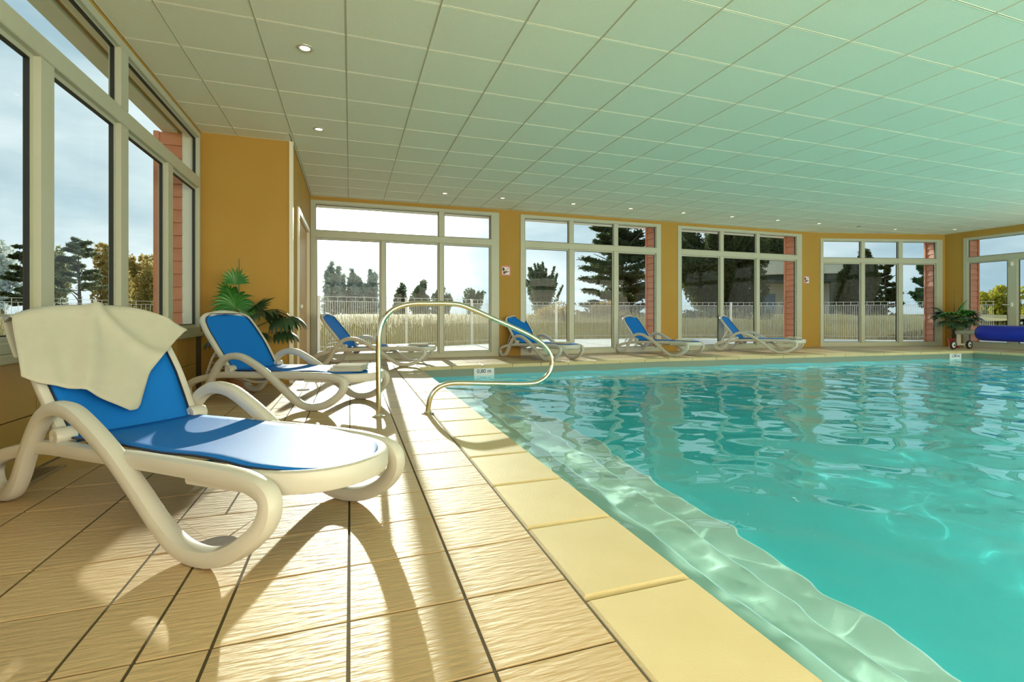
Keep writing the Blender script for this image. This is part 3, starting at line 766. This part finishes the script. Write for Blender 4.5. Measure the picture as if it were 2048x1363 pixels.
tree('garden_tree', 'olive green leafy tree left of the forked tree in the left window', 'tree', 112, 38, 484, 26, 'round', 'crown olive', 5000, group=G, low=.05)
tree('autumn_tree', 'wispy golden tree nearest the brick-red pillar in the left window', 'tree', 302, 30, 497, 36, 'poplar', 'crown autumn', 4200, group=G)
tree('autumn_tree', 'rounded olive brown tree in the third pane of the left window', 'tree', 266, 40, 494, 24, 'round', 'crown autumn', 4200, group=G, low=.05)
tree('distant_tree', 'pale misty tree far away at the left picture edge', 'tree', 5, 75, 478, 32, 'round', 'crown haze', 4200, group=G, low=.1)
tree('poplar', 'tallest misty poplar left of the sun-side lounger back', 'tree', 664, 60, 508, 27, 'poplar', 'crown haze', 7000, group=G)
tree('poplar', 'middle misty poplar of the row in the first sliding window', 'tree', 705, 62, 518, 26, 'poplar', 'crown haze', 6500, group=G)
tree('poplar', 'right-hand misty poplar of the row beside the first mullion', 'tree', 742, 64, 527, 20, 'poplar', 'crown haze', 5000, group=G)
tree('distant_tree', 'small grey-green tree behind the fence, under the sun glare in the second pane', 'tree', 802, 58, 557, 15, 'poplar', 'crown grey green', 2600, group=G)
tree('distant_tree', 'small twiggy tree with a bushy foot in the second pane of the first window', 'tree', 840, 58, 560, 20, 'round', 'crown grey green', 3000, group=G, low=.0)
tree('distant_bush', 'low dark bush behind the second mullion of the first window', 'bush', 885, 50, 573, 22, 'round', 'crown grey green', 2600, group=G, trunk=False, low=0)
tree('spiky_bush', 'spiky leaved bush beside the cladding at the right of the first window', 'bush', 948, 42, 565, 34, 'spire', 'crown grey green', 3200, group=G, trunk=False)
tree('young_cypress', 'grey-green cypress with upswept spiky tips in the second window', 'tree', 1085, 30, 503, 48, 'spire', 'crown grey green', 15000, group=G)
tree('cypress', 'huge dark cypress filling the right of the second window', 'tree', 1245, 27, 425, 100, 'layered', 'crown cypress', 42000, group=G, low=.08)
tree('cypress', 'dense black-green cypress filling the third window', 'tree', 1425, 30, 395, 105, 'round', 'crown cypress', 42000, group=G, low=.02)
tree('cypress', 'dark cypress rising behind the pavilion roof at the right of the third window', 'tree', 1550, 40, 428, 75, 'round', 'crown cypress', 22000, group=G, low=.05)
tree('pine', 'dark rounded pine in the middle of the fourth window', 'tree', 1722, 24, 497, 42, 'round', 'crown cypress', 16000, group=G, low=.02)
tree('pine', 'slimmer dark pine right of the rounded one in the fourth window', 'tree', 1772, 27, 517, 34, 'layered', 'crown cypress', 9000, group=G, low=.04)
tree('pine', 'bright green pine with flat plates at the right of the fourth window', 'tree', 1858, 28, 528, 34, 'layered', 'crown pine', 6500, group=G, low=.35)
tree('yellow_bush', 'yellow-green bush outside the glazed door on the right', 'bush', 1990, 30, 572, 34, 'round', 'crown yellow', 5000, group=G, trunk=False, low=0)
tree('yellow_bush', 'yellow-green bush behind the far leaf of the glazed door, at the picture edge', 'bush', 2060, 32, 565, 30, 'round', 'crown yellow', 4200, group=G, trunk=False, low=0)
for k, (px, dpt, py, hw) in enumerate(((1110, 24, 600, 60), (1210, 25, 603, 55), (1400, 24, 612, 60), (1500, 24, 610, 60))):
    tree('dune_shrub', ['low straw-coloured scrub behind the fence below the young cypress', 'low straw-coloured scrub behind the fence below the huge cypress',
        'low scrub behind the fence at the left of the third window', 'low scrub behind the fence at the right of the third window'][k], 'bush', px, dpt, py, hw, 'round', 'crown autumn' if k < 2 else 'crown cypress', 2500, group=G, trunk=False, low=0)
# pavilion beyond the trees
pv = empty('pavilion', at(1502, 34.5)); pv.scale = (1.18,)*3; pv.rotation_euler = (0, 0, -.62); tag(pv, 'pale flat-roofed pavilion with dark posts among the trees', 'building')
MB().box(0, 6.2, -.25, 4, 2.95, 3.75, .02).build('roof', 'pavilion roof', pv)
MB().box(.1, 6.0, -.1, 3.8, 2.5, 2.95, .02).build('beam', 'dark timber', pv)
MB().box(.2, 6, 1.2, 3.7, 0, 2.5).build('wall', 'pavilion wall', pv)
for x in (.15, 2.3, 4.1, 5.8): MB().box(x, x+.26, -.05, .17, 0, 2.5, .01).build('post', 'dark timber', pv)
for x in (.7, 4.6): MB().box(x, x+.8, 1.15, 1.2, .1, 1.9, .01).build('door', 'shade blue', pv)

# ================================================================== loungers
HWD = .33                                  # half width between the leg frames
SIDE = [(-1.10, .262, .292), (-1.25, .235, .31), (-1.40, .195, .33), (-1.49, .135, .325), (-1.475, .065, .325), (-1.40, .032, .325), (-1.31, .05, .325), (-1.235, .13, .325), (-1.16, .26, .325),
        (-1.06, .385, .325), (-.95, .441, .325), (-.82, .442, .325), (-.69, .395, .325), (-.52, .307, .325), (-.36, .20, .325), (-.22, .10, .325), (-.11, .043, .325), (.0, .030, .325),
        (.11, .050, .323), (.205, .098, .316), (.275, .160, .304), (.300, .220, .296), (.275, .268, .290), (.17, .292, .286), (.0, .296, .288), (-.35, .290, .292), (-.75, .276, .292)]
BACKP = [(-1.00, .275), (-1.09, .40), (-1.20, .545), (-1.30, .665), (-1.375, .765), (-1.42, .845)]
BP = catmull(BACKP, 6)
BL = [0.0]
for a, b in zip(BP[:-1], BP[1:]): BL.append(BL[-1]+float(np.linalg.norm(b-a)))
def backpt(u, v, off=0.0):
    """point on the curved backrest: u across, v up along it, off in front of it"""
    v = v/.72*BL[-1]; v0 = max(0, min(BL[-1]-1e-6, v)); i = max(k for k in range(len(BL)-1) if BL[k] <= v0)
    t = (v-BL[i])/(BL[i+1]-BL[i]); p = BP[i]+(BP[i+1]-BP[i])*t; d = BP[i+1]-BP[i]; d = d/np.linalg.norm(d)
    return (p[0]+d[1]*off, u, p[1]-d[0]*off)
def make_lounger():
    r = empty('sun_lounger')
    sec = rsec(.064, .062, .021, 3)
    for sg in (-1, 1):
        P = catmull([(s, sg*t, z) for s, z, t in SIDE], 5, True)
        # the sweep's 'up' is the sideways axis, so the ribbon stays upright
        MB().sweep(P, [(y, x) for x, y in sec], 1, True, up=(0, 1, 0)).build('side_frame', 'plastic', r, True)
        for s in (0.0, -1.39): MB().box(s-.035, s+.035, sg*.325-.02, sg*.325+.02, 0, .012, .003).build('rubber_foot', 'rubber', r)
    # seat frame: D-shaped apron at the foot, and cross beams
    plan = [(-.12, -.282), (.02, -.270), (.16, -.252), (.27, -.218), (.355, -.150), (.395, -.07), (.404, 0), (.395, .07), (.355, .150), (.27, .218), (.16, .252), (.02, .270), (-.12, .282)]
    P = catmull([(s, t, .278) for s, t in plan], 4)
    MB().sweep(P, rsec(.042, .078, .016, 3), 1, False, up=(0, 0, 1)).build('foot_apron', 'plastic', r, True)
    for s0, dip in ((-.96, .09), (-.35, .04), (.02, .04)):
        P = [(s0, t, .262-dip*(1-(t/.27)**2)) for t in np.linspace(-.27, .27, 11)]
        MB().sweep(P, rsec(.11 if dip > .05 else .06, .022, .008, 2), 1, False, up=(0, 0, 1)).build('cross_beam', 'plastic', r, True)
    # seat sling
    ns, nt_ = 26, 12; V = []
    def half(s): return .262-.016*max(0, min(1, (s+.3)/.4)) if s < .1 else max(.03, .246*math.sqrt(max(0, 1-((s-.1)/.287)**2.2)))
    S = np.concatenate([np.linspace(-1.0, .1, 14), .1+.285*np.sin(np.linspace(.1, PI/2, 12))])
    def sz(s): return .318+(.010 if -.3 < s < .1 else 0)*math.cos((s+.1)/.2*PI/2)-.02*max(0, (s-.15)/.25)**1.5-.012*max(0, (-s-.6)/.4)
    for s in S:
        h = half(s)
        for k in range(nt_): t = -h+2*h*k/(nt_-1); V.append((s, t, sz(s)-.012*(1-(t/max(h, .01))**2)*(.4)))
    m = len(S); Fc = [(i*nt_+k, (i+1)*nt_+k, (i+1)*nt_+k+1, i*nt_+k+1) for i in range(m-1) for k in range(nt_-1)]
    me = mesh('seat_sling', V, Fc); bm = bmesh.new(); bm.from_mesh(me)
    bmesh.ops.solidify(bm, geom=bm.faces[:], thickness=-.006); bmesh.ops.recalc_face_normals(bm, faces=bm.faces); bm.to_mesh(me); bm.free()
    sl = link('seat_sling', me, 'sling', r, True)
    rim = [(s, half(s), sz(s)+.001) for s in S]+[(s, -half(s), sz(s)+.001) for s in reversed(S)]
    MB().tube(rim, .0048, 6).build('piping', 'piping', sl, True)
    # backrest
    hw = .283; hb = .262
    def bw(v): return hb+(hw-hb)*min(1, v/.3) if v < .5 else hw-.03*((v-.5)/.22)
    loop = []
    for v in np.linspace(.0, .60, 10): loop.append((bw(v), v))
    for a in np.linspace(.15, PI/2, 6): loop.append((bw(.6)-.11+.11*math.cos(a), .6+.095*math.sin(a)))
    loop += [(.09, .712), (0, .720)]
    loop = loop+[(-u, v) for u, v in reversed(loop[:-1])]
    P = [Vector(backpt(u, v)) for u, v in loop]
    nrm = Vector(backpt(0, .4, 1))-Vector(backpt(0, .4))
    MB().sweep(P, rsec(.046, .042, .014, 3), 1, False, up=nrm).build('backrest_frame', 'plastic', r, True)
    V = []; vs_ = np.linspace(.0, .697, 20); nt_ = 14
    def bi(v): 
        w_ = bw(v)-.018
        return w_ if v < .60 else max(.02, w_-.105+.105*math.sqrt(max(0, 1-((v-.6)/.1)**2)))
    for v in vs_:
        h = bi(v)
        for k in range(nt_): t = -h+2*h*k/(nt_-1); V.append(backpt(t, v, .016-.010*(1-(t/h)**2)))
    m = len(vs_); Fc = [(i*nt_+k, i*nt_+k+1, (i+1)*nt_+k+1, (i+1)*nt_+k) for i in range(m-1) for k in range(nt_-1)]
    me = mesh('backrest_sling', V, Fc); bm = bmesh.new(); bm.from_mesh(me)
    bmesh.ops.solidify(bm, geom=bm.faces[:], thickness=.006); bmesh.ops.recalc_face_normals(bm, faces=bm.faces); bm.to_mesh(me); bm.free()
    bs = link('backrest_sling', me, 'sling', r, True)
    rim = [backpt(bi(v), v, .019) for v in vs_]+[backpt(-bi(v), v, .019) for v in reversed(vs_)]
    MB().tube(rim, .0048, 6).build('piping', 'piping', bs, True)
    for sg in (-1, 1):
        b = MB().lathe([(.0, -.035), (.036, -.035), (.040, -.028), (.040, .028), (.034, .036), (.012, .038), (.0, .030)], 16).build('hinge_knob', 'plastic', r, True)
        b.rotation_euler = (PI/2, 0, 0); b.location = (-1.0, sg*.275, .315)
        MB().tube([(-1.20, sg*.23, .525), (-1.29, sg*.235, .40), (-1.36, sg*.24, .24)], .011, 8).build('back_prop', 'plastic', r, True)
    MB().tube([(-1.36, -.30, .215), (-1.36, .30, .215)], .014, 8).build('rear_bar', 'plastic', r, True)
    mb = MB()
    for k in range(4): mb.tube([(-1.23-.03*k, -.235, .49-.065*k), (-1.23-.03*k, .235, .49-.065*k)], .007, 6)
    mb.build('prop_rungs', 'plastic', r, True)
    return r
LG = 'blue and white sun loungers'
proto = make_lounger()
def place(o, x, y, dx, dy, sc, label):
    o.location = (x, y, 0); o.rotation_euler = (0, 0, math.atan2(dy, dx)); o.scale = (sc, sc, sc); tag(o, label, 'sun lounger', LG); return o
SPOTS = [(-.241, 2.177, .71, -.704, 1.0, 'nearest white lounger with blue sling and a towel draped over its back'),
         (-.10, 4.96, .78, -.63, 1.0, 'second lounger, in front of the palm by the boxed-out wall'),
         (.93, 8.48, .94, -.34, .98, 'lounger in front of the first sliding window under the sun'),
         (3.56, 8.36, .36, -.93, .93, 'lounger beside the first no-shoes sign, seen past the handrail'),
         (6.18, 8.36, .36, -.93, .93, 'lounger in front of the pillar between second and third windows'),
         (8.75, 8.30, .50, -.866, .93, 'farthest lounger, in front of the third window')]
lo = []
for k, sp in enumerate(SPOTS): lo.append(place(proto if k == 0 else copy_tree(proto), *sp))

# draped towel on the nearest lounger
def towel():
    # outline on the backrest (u across, v up): lower hem follows a slanted zigzag
    nu, nv = 44, 30; V = []
    top = np.linspace(-.315, .335, nu)
    # lower hem v for every u (towards the camera side u is negative)
    hem_u = [-.36, -.31, -.17, -.02, .02, .13, .33, .40]; hem_v = [.34, .30, .22, .09, .10, .30, .50, .56]
    for i, uu in enumerate(top):
        f = i/(nu-1)
        for j in range(nv):
            g = j/(nv-1)
            if g < .25:                       # behind the backrest
                h = (g/.25); v = .50+.235*h; off = -.045-.012*math.sin(f*9); u = uu
                x, y, z = backpt(u, v, off)
            elif g < .34:                     # over the top bar
                h = (g-.25)/.09; a = h*PI; x, y, z = backpt(uu, .728+.022*math.sin(a)-.055*(abs(uu)/.3)**3, -.045*math.cos(a))
            else:
                h = (g-.34)/.66; spread = 1+.12*h; u = uu*spread+.05*h*max(0, f-.3); vh = float(np.interp(u, hem_u, hem_v))
                vt = .728-.055*(abs(uu)/.3)**3
                v = vt+(vh-vt)*h
                fold = .030*math.exp(-((f-.36+.22*(h-.5))/.05)**2)+.024*math.exp(-((f-.50-.24*h)/.045)**2)+.008*math.sin(13*f+3*h)*h+.014*math.exp(-((f-.14)/.05)**2)*h
                x, y, z = backpt(u, v, .047+fold)
            V.append((x, y, z))
    Fc = [(i*nv+j, i*nv+j+1, (i+1)*nv+j+1, (i+1)*nv+j) for i in range(nu-1) for j in range(nv-1)]
    me = mesh('draped_towel', V, Fc); bm = bmesh.new(); bm.from_mesh(me)
    bmesh.ops.recalc_face_normals(bm, faces=bm.faces); bmesh.ops.solidify(bm, geom=bm.faces[:], thickness=.004); bm.to_mesh(me); bm.free()
    o = link('draped_towel', me, 'towel', None, True); o.matrix_world = Matrix.Translation(lo[0].location) @ Matrix.Rotation(lo[0].rotation_euler.z, 4, 'Z')
    tag(o, 'cream towel draped over the back of the nearest lounger', 'towel')
towel()
def folded(k, s, t, rz, w_, d_, h_, label, mname='towel'):
    L_ = lo[k]; mb = MB(); lay = 3
    root_m = Matrix.Translation(L_.location) @ Matrix.Rotation(L_.rotation_euler.z, 4, 'Z') @ Matrix.Scale(L_.scale.x, 4)
    for i in range(lay):
        z0 = i*h_/lay; sh = .012*i
        n = 14; P = []
        prof = rsec(w_-.02*i, h_/lay*.96, h_/lay*.45, 4)
        sections = [(-d_/2+d_*q/8) for q in range(9)]
        V = []; m = len(prof)
        for q, yy in enumerate(sections):
            kx = .96 if q in (0, 8) else 1
            for (px_, pz_) in prof: V.append((px_*kx+sh+.004*math.sin(3*q+i), yy*(1-.03*i), z0+h_/lay/2+pz_*kx+.003*math.sin(q*1.3+px_*20+i)))
        Fc = [(q*m+a, q*m+(a+1) % m, (q+1)*m+(a+1) % m, (q+1)*m+a) for q in range(8) for a in range(m)]+[tuple(range(m)), tuple(8*m+a for a in reversed(range(m)))]
        mb.add(V, Fc)
    o = mb.build('folded_towel', mname, None, True); o.matrix_world = root_m @ Matrix.Translation((s, t, .322)) @ Matrix.Rotation(rz, 4, 'Z')
    tag(o, label, 'towel', 'folded towels on the loungers')
folded(1, .12, -.02, .35, .30, .24, .055, 'folded cream towel on the foot of the second lounger')
folded(2, .12, 0, .1, .34, .26, .035, 'folded towel on the lounger in front of the first sliding window')
folded(3, .0, -.02, .2, .34, .24, .035, 'folded towel on the lounger beside the first no-shoes sign')
folded(4, .02, .02, .1, .34, .24, .035, 'folded towel on the lounger before the second pillar')
folded(5, .16, .0, 1.4, .30, .26, .045, 'folded towel on the farthest lounger')

# ================================================================== handrail
hr = empty('pool_handrail', (.214, 4.275, 0)); tag(hr, 'polished stainless steel handrail curving from the deck over the pool edge', 'handrail')
HP = [(.214, 4.275, .0), (.214, 4.275, .30), (.214, 4.275, .55), (.222, 4.275, .69), (.262, 4.275, .80), (.344, 4.275, .876), (.464, 4.275, .914), (.62, 4.275, .92), (.80, 4.275, .92), (.93, 4.275, .897),
      (1.20, 4.275, .782), (1.50, 4.275, .65), (1.66, 4.275, .545), (1.73, 4.275, .43), (1.715, 4.275, .31), (1.64, 4.275, .235), (1.52, 4.275, .206), (1.2, 4.275, .22), (.90, 4.275, .24), (.78, 4.275, .238), (.69, 4.275, .205), (.632, 4.275, .13), (.608, 4.275, .0)]
P = [(p[0]-.214, 0, p[2]) for p in catmull(HP, 6)]
MB().tube(P, .0212, 14, up=(0, 1, 0)).build('rail_tube', 'steel', hr, True)
for x in (0, .394):
    f = MB().lathe([(.0, .0005), (.052, .0005), (.052, .006), (.032, .010), (.028, .018), (.022, .019)], 22).build('base_flange', 'steel', hr, True); f.location = (x, 0, 0)

# ================================================================== palms
def frond(parent, length, az, lift, nb, blade, spread, droop, mname, base_z=.0, curl=.5):
    """fan leaf: curved stalk and a fan of folded drooping blades"""
    mb = MB(); ca, sa = math.cos(az), math.sin(az)
    def pt(r, z): return Vector((ca*r, sa*r, base_z+z))
    P = [pt(length*t*math.cos(lift)*(.6+.4*t), length*t*math.sin(lift)*(1.25-.35*t)) for t in np.linspace(0, 1, 6)]
    mb.tube(P, [.006, .006, .005, .005, .004, .003], 6)
    tip = P[-1]; fw = (P[-1]-P[-2]).normalized(); sd = Vector((-sa, ca, 0)); upv = sd.cross(fw).normalized()*-1
    if upv.z < 0: upv = -upv
    for k in range(nb):
        a = (k/(nb-1)-.5)*spread; d = (fw*math.cos(a)+sd*math.sin(a)).normalized(); sidev = d.cross(upv).normalized()
        Lb = blade*(1-.18*abs(a)/(spread/2))*random.uniform(.9, 1.08); wd = Lb*spread/(nb-1)*.74*random.uniform(.9, 1.1)
        rows = []; p = tip.copy(); dirv = d.copy(); st = Lb/7
        for s in range(8):
            t = s/7; ww = wd*max(.05, t)*(1 if t < .55 else max(.03, (1-t)/.45))/1.0
            rows.append((p-sidev*ww+upv*.0, p+upv*ww*.45, p+sidev*ww)); 
            dirv = (dirv+Vector((0, 0, -1))*droop*(.06+.30*t)).normalized(); p = p+dirv*st
        V = [v for rw in rows for v in rw]
        Fc = [(i*3+j, i*3+j+1, i*3+4+j, i*3+3+j) for i in range(7) for j in range(2)]
        mb.add(V, Fc)
    return mb.build('frond', mname, parent, True)
def palm(loc, label, H, pot_m, specs, spear, seed):
    random.seed(seed); r = empty('potted_palm', loc); tag(r, label, 'potted plant')
    MB().lathe([(.0, 0), (.095, 0), (.125, .2), (.138, .205), (.138, .23), (.12, .23), (.118, .222), (.0, .222)], 22).build('pot', pot_m, r, True)
    MB().lathe([(.0, .21), (.116, .21), (.116, .226), (.0, .226)], 16).build('potting_soil', 'potting soil', r)
    tk = MB().tube([(0, 0, .2), (.01, 0, .2+(H-.2)*.5), (0, 0, H)], [.05, .045, .03], 10)
    for k in range(60):
        z = random.uniform(.24, H); a = random.uniform(0, 2*PI); rr = .045
        p = Vector((math.cos(a)*rr, math.sin(a)*rr, z)); q = p+Vector((math.cos(a)*.05, math.sin(a)*.05, .07)); s = Vector((-math.sin(a), math.cos(a), 0))*.008
        tk.add([p-s, p+s, q], [(0, 1, 2)])
    tk.build('trunk', 'palm trunk', r, True)
    for s in specs: frond(r, *s, base_z=H-.04)
    if spear: MB().tube([(spear[0], spear[1], H), (spear[0]*1.1, spear[1], spear[2])], [.008, .004], 6).build('spear_leaf', 'leaf dark', r, True)
    return r
A_ = math.radians
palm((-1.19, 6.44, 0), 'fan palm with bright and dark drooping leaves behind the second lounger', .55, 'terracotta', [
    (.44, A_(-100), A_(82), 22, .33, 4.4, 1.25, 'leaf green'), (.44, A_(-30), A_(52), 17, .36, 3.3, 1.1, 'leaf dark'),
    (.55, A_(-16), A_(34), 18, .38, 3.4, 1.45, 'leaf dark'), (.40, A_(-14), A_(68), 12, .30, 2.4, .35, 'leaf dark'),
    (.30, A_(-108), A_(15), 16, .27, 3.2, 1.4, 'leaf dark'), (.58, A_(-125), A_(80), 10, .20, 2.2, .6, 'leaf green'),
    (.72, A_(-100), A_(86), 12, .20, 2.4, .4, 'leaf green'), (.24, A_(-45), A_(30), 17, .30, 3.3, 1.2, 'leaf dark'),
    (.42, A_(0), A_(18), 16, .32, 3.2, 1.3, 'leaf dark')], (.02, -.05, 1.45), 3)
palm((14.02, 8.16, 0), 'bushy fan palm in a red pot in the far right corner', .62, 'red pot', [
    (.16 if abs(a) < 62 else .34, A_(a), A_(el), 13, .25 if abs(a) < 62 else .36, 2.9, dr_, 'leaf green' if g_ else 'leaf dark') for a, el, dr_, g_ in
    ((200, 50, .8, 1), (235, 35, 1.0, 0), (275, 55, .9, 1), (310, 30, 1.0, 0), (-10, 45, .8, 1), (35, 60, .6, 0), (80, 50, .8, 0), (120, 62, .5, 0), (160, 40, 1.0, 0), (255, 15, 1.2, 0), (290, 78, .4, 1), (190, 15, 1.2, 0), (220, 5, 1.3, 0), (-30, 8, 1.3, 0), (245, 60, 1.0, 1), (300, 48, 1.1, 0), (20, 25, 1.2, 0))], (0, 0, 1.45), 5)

# ================================================================== pool cover roller
cr_ = empty('cover_roller', (13.60, 7.84, 0)); tag(cr_, 'rolled dark blue pool cover on a wheeled roller at the right pool end', 'pool cover roller')
AX = .40
def ytube(y0, y1, prof, name, mname, n=24, cap=True):
    V = []; m = len(prof)
    for r, y in prof: V += [(r*math.cos(2*PI*k/n), y, AX+r*math.sin(2*PI*k/n)) for k in range(n)]
    Fc = [(i*n+k, (i+1)*n+k, (i+1)*n+(k+1) % n, i*n+(k+1) % n) for i in range(m-1) for k in range(n)]+[tuple(range(n)), tuple((m-1)*n+k for k in reversed(range(n)))]
    me = mesh(name, V, Fc); return link(name, me, mname, cr_, True)
ytube(0, 0, [(.055, .03), (.055, -7.6)], 'roller_tube', 'roller tube')
prof = [(.06, -.40), (.13, -.41), (.165, -.45), (.178, -.55)]+[(.178+.003*math.sin(k*2.1), -.55-.33*k) for k in range(1, 20)]+[(.165, -7.0), (.06, -7.03)]
ytube(0, 0, prof, 'rolled_cover', 'cover blue', 32)
for yy in (-.02, -7.5):
    MB().box(-.03, .03, yy-.03, yy+.03, .10, AX+.055, .008).box(-.30, .30, yy-.02, yy+.02, .085, .125, .006).build('end_frame', 'roller tube', cr_)
    for sx in (-.29, .29):
        for nm_, r1, r0, mn in (('tyre', .100, .072, 'tyre'), ('wheel_hub', .074, .0, 'hub')):
            V = []; n = 22; prof = [(r0+.0001, -.018), (r1, -.018), (r1+.002, 0), (r1, .018), (r0+.0001, .018)] if nm_ == 'tyre' else [(.001, -.014), (r1, -.014), (r1, .014), (.001, .014)]
            for r, y in prof: V += [(r*math.cos(2*PI*k/n), y, r*math.sin(2*PI*k/n)) for k in range(n)]
            Fc = [(i*n+k, (i+1)*n+k, (i+1)*n+(k+1) % n, i*n+(k+1) % n) for i in range(len(prof)-1) for k in range(n)]
            o = link(nm_, mesh(nm_, V, Fc), mn, cr_, True); o.location = (sx, yy-.055, .102)
        b = MB().tube([(sx, yy-.095, .102), (sx, yy+.01, .102)], .014, 8).build('axle', 'tyre', cr_, True)

# ================================================================== signs
def shoe_sign(x, label):
    t = empty('no_shoes_sign', (x, WY-.001, 1.69)); tag(t, label, 'sign', 'red bordered pictogram signs on the pillars')
    MB().box(-.095, .095, -.004, 0, -.095, .095, .001).build('panel', 'sign white', t)
    mb = MB()
    for a in ((-.092, .092, .078, .092), (-.092, .092, -.092, -.078), (-.092, -.078, -.078, .078), (.078, .092, -.078, .078)): mb.box(a[0], a[1], -.0055, -.004, a[2], a[3])
    mb.build('border', 'sign red', t)
    def flat(P, mn, nm_, y): 
        V = [(p[0], y, p[1]) for p in P]+[(p[0], y+.001, p[1]) for p in P]; n = len(P)
        MB().add(V, [tuple(range(n)), tuple(reversed(range(n, 2*n)))]+[(i, n+i, n+(i+1) % n, (i+1) % n) for i in range(n)]).build(nm_, mn, t)
    flat([(-.066, -.004), (-.072, .03), (-.066, .064), (-.052, .066), (-.036, .05), (-.026, .03), (-.02, .012), (-.034, .002), (-.05, -.004)], 'sign black', 'shoe_sole_mark', -.0055)
    flat([(-.062, -.022), (-.03, -.008), (0, -.012), (.03, -.012), (.056, -.006), (.06, -.018), (.03, -.032), (.0, -.038), (-.014, -.052), (-.024, -.066), (-.04, -.062), (-.056, -.044)], 'sign black', 'shoe_mark', -.0055)
    flat([(.066, .074), (.074, .066), (-.066, -.074), (-.074, -.066)], 'sign red', 'slash', -.0068)
shoe_sign(2.90, 'no-outdoor-shoes sign on the pillar between the first and second windows')
shoe_sign(10.80, 'no-outdoor-shoes sign on the pillar between the third and fourth windows')
bpy.context.view_layer.update()

wt.cycles.is_caustics_caster = True
for o in bpy.data.objects:
    if o.name.split('.')[0] in ('pool_floor','pool_wall','step'): o.cycles.is_caustics_receiver = True
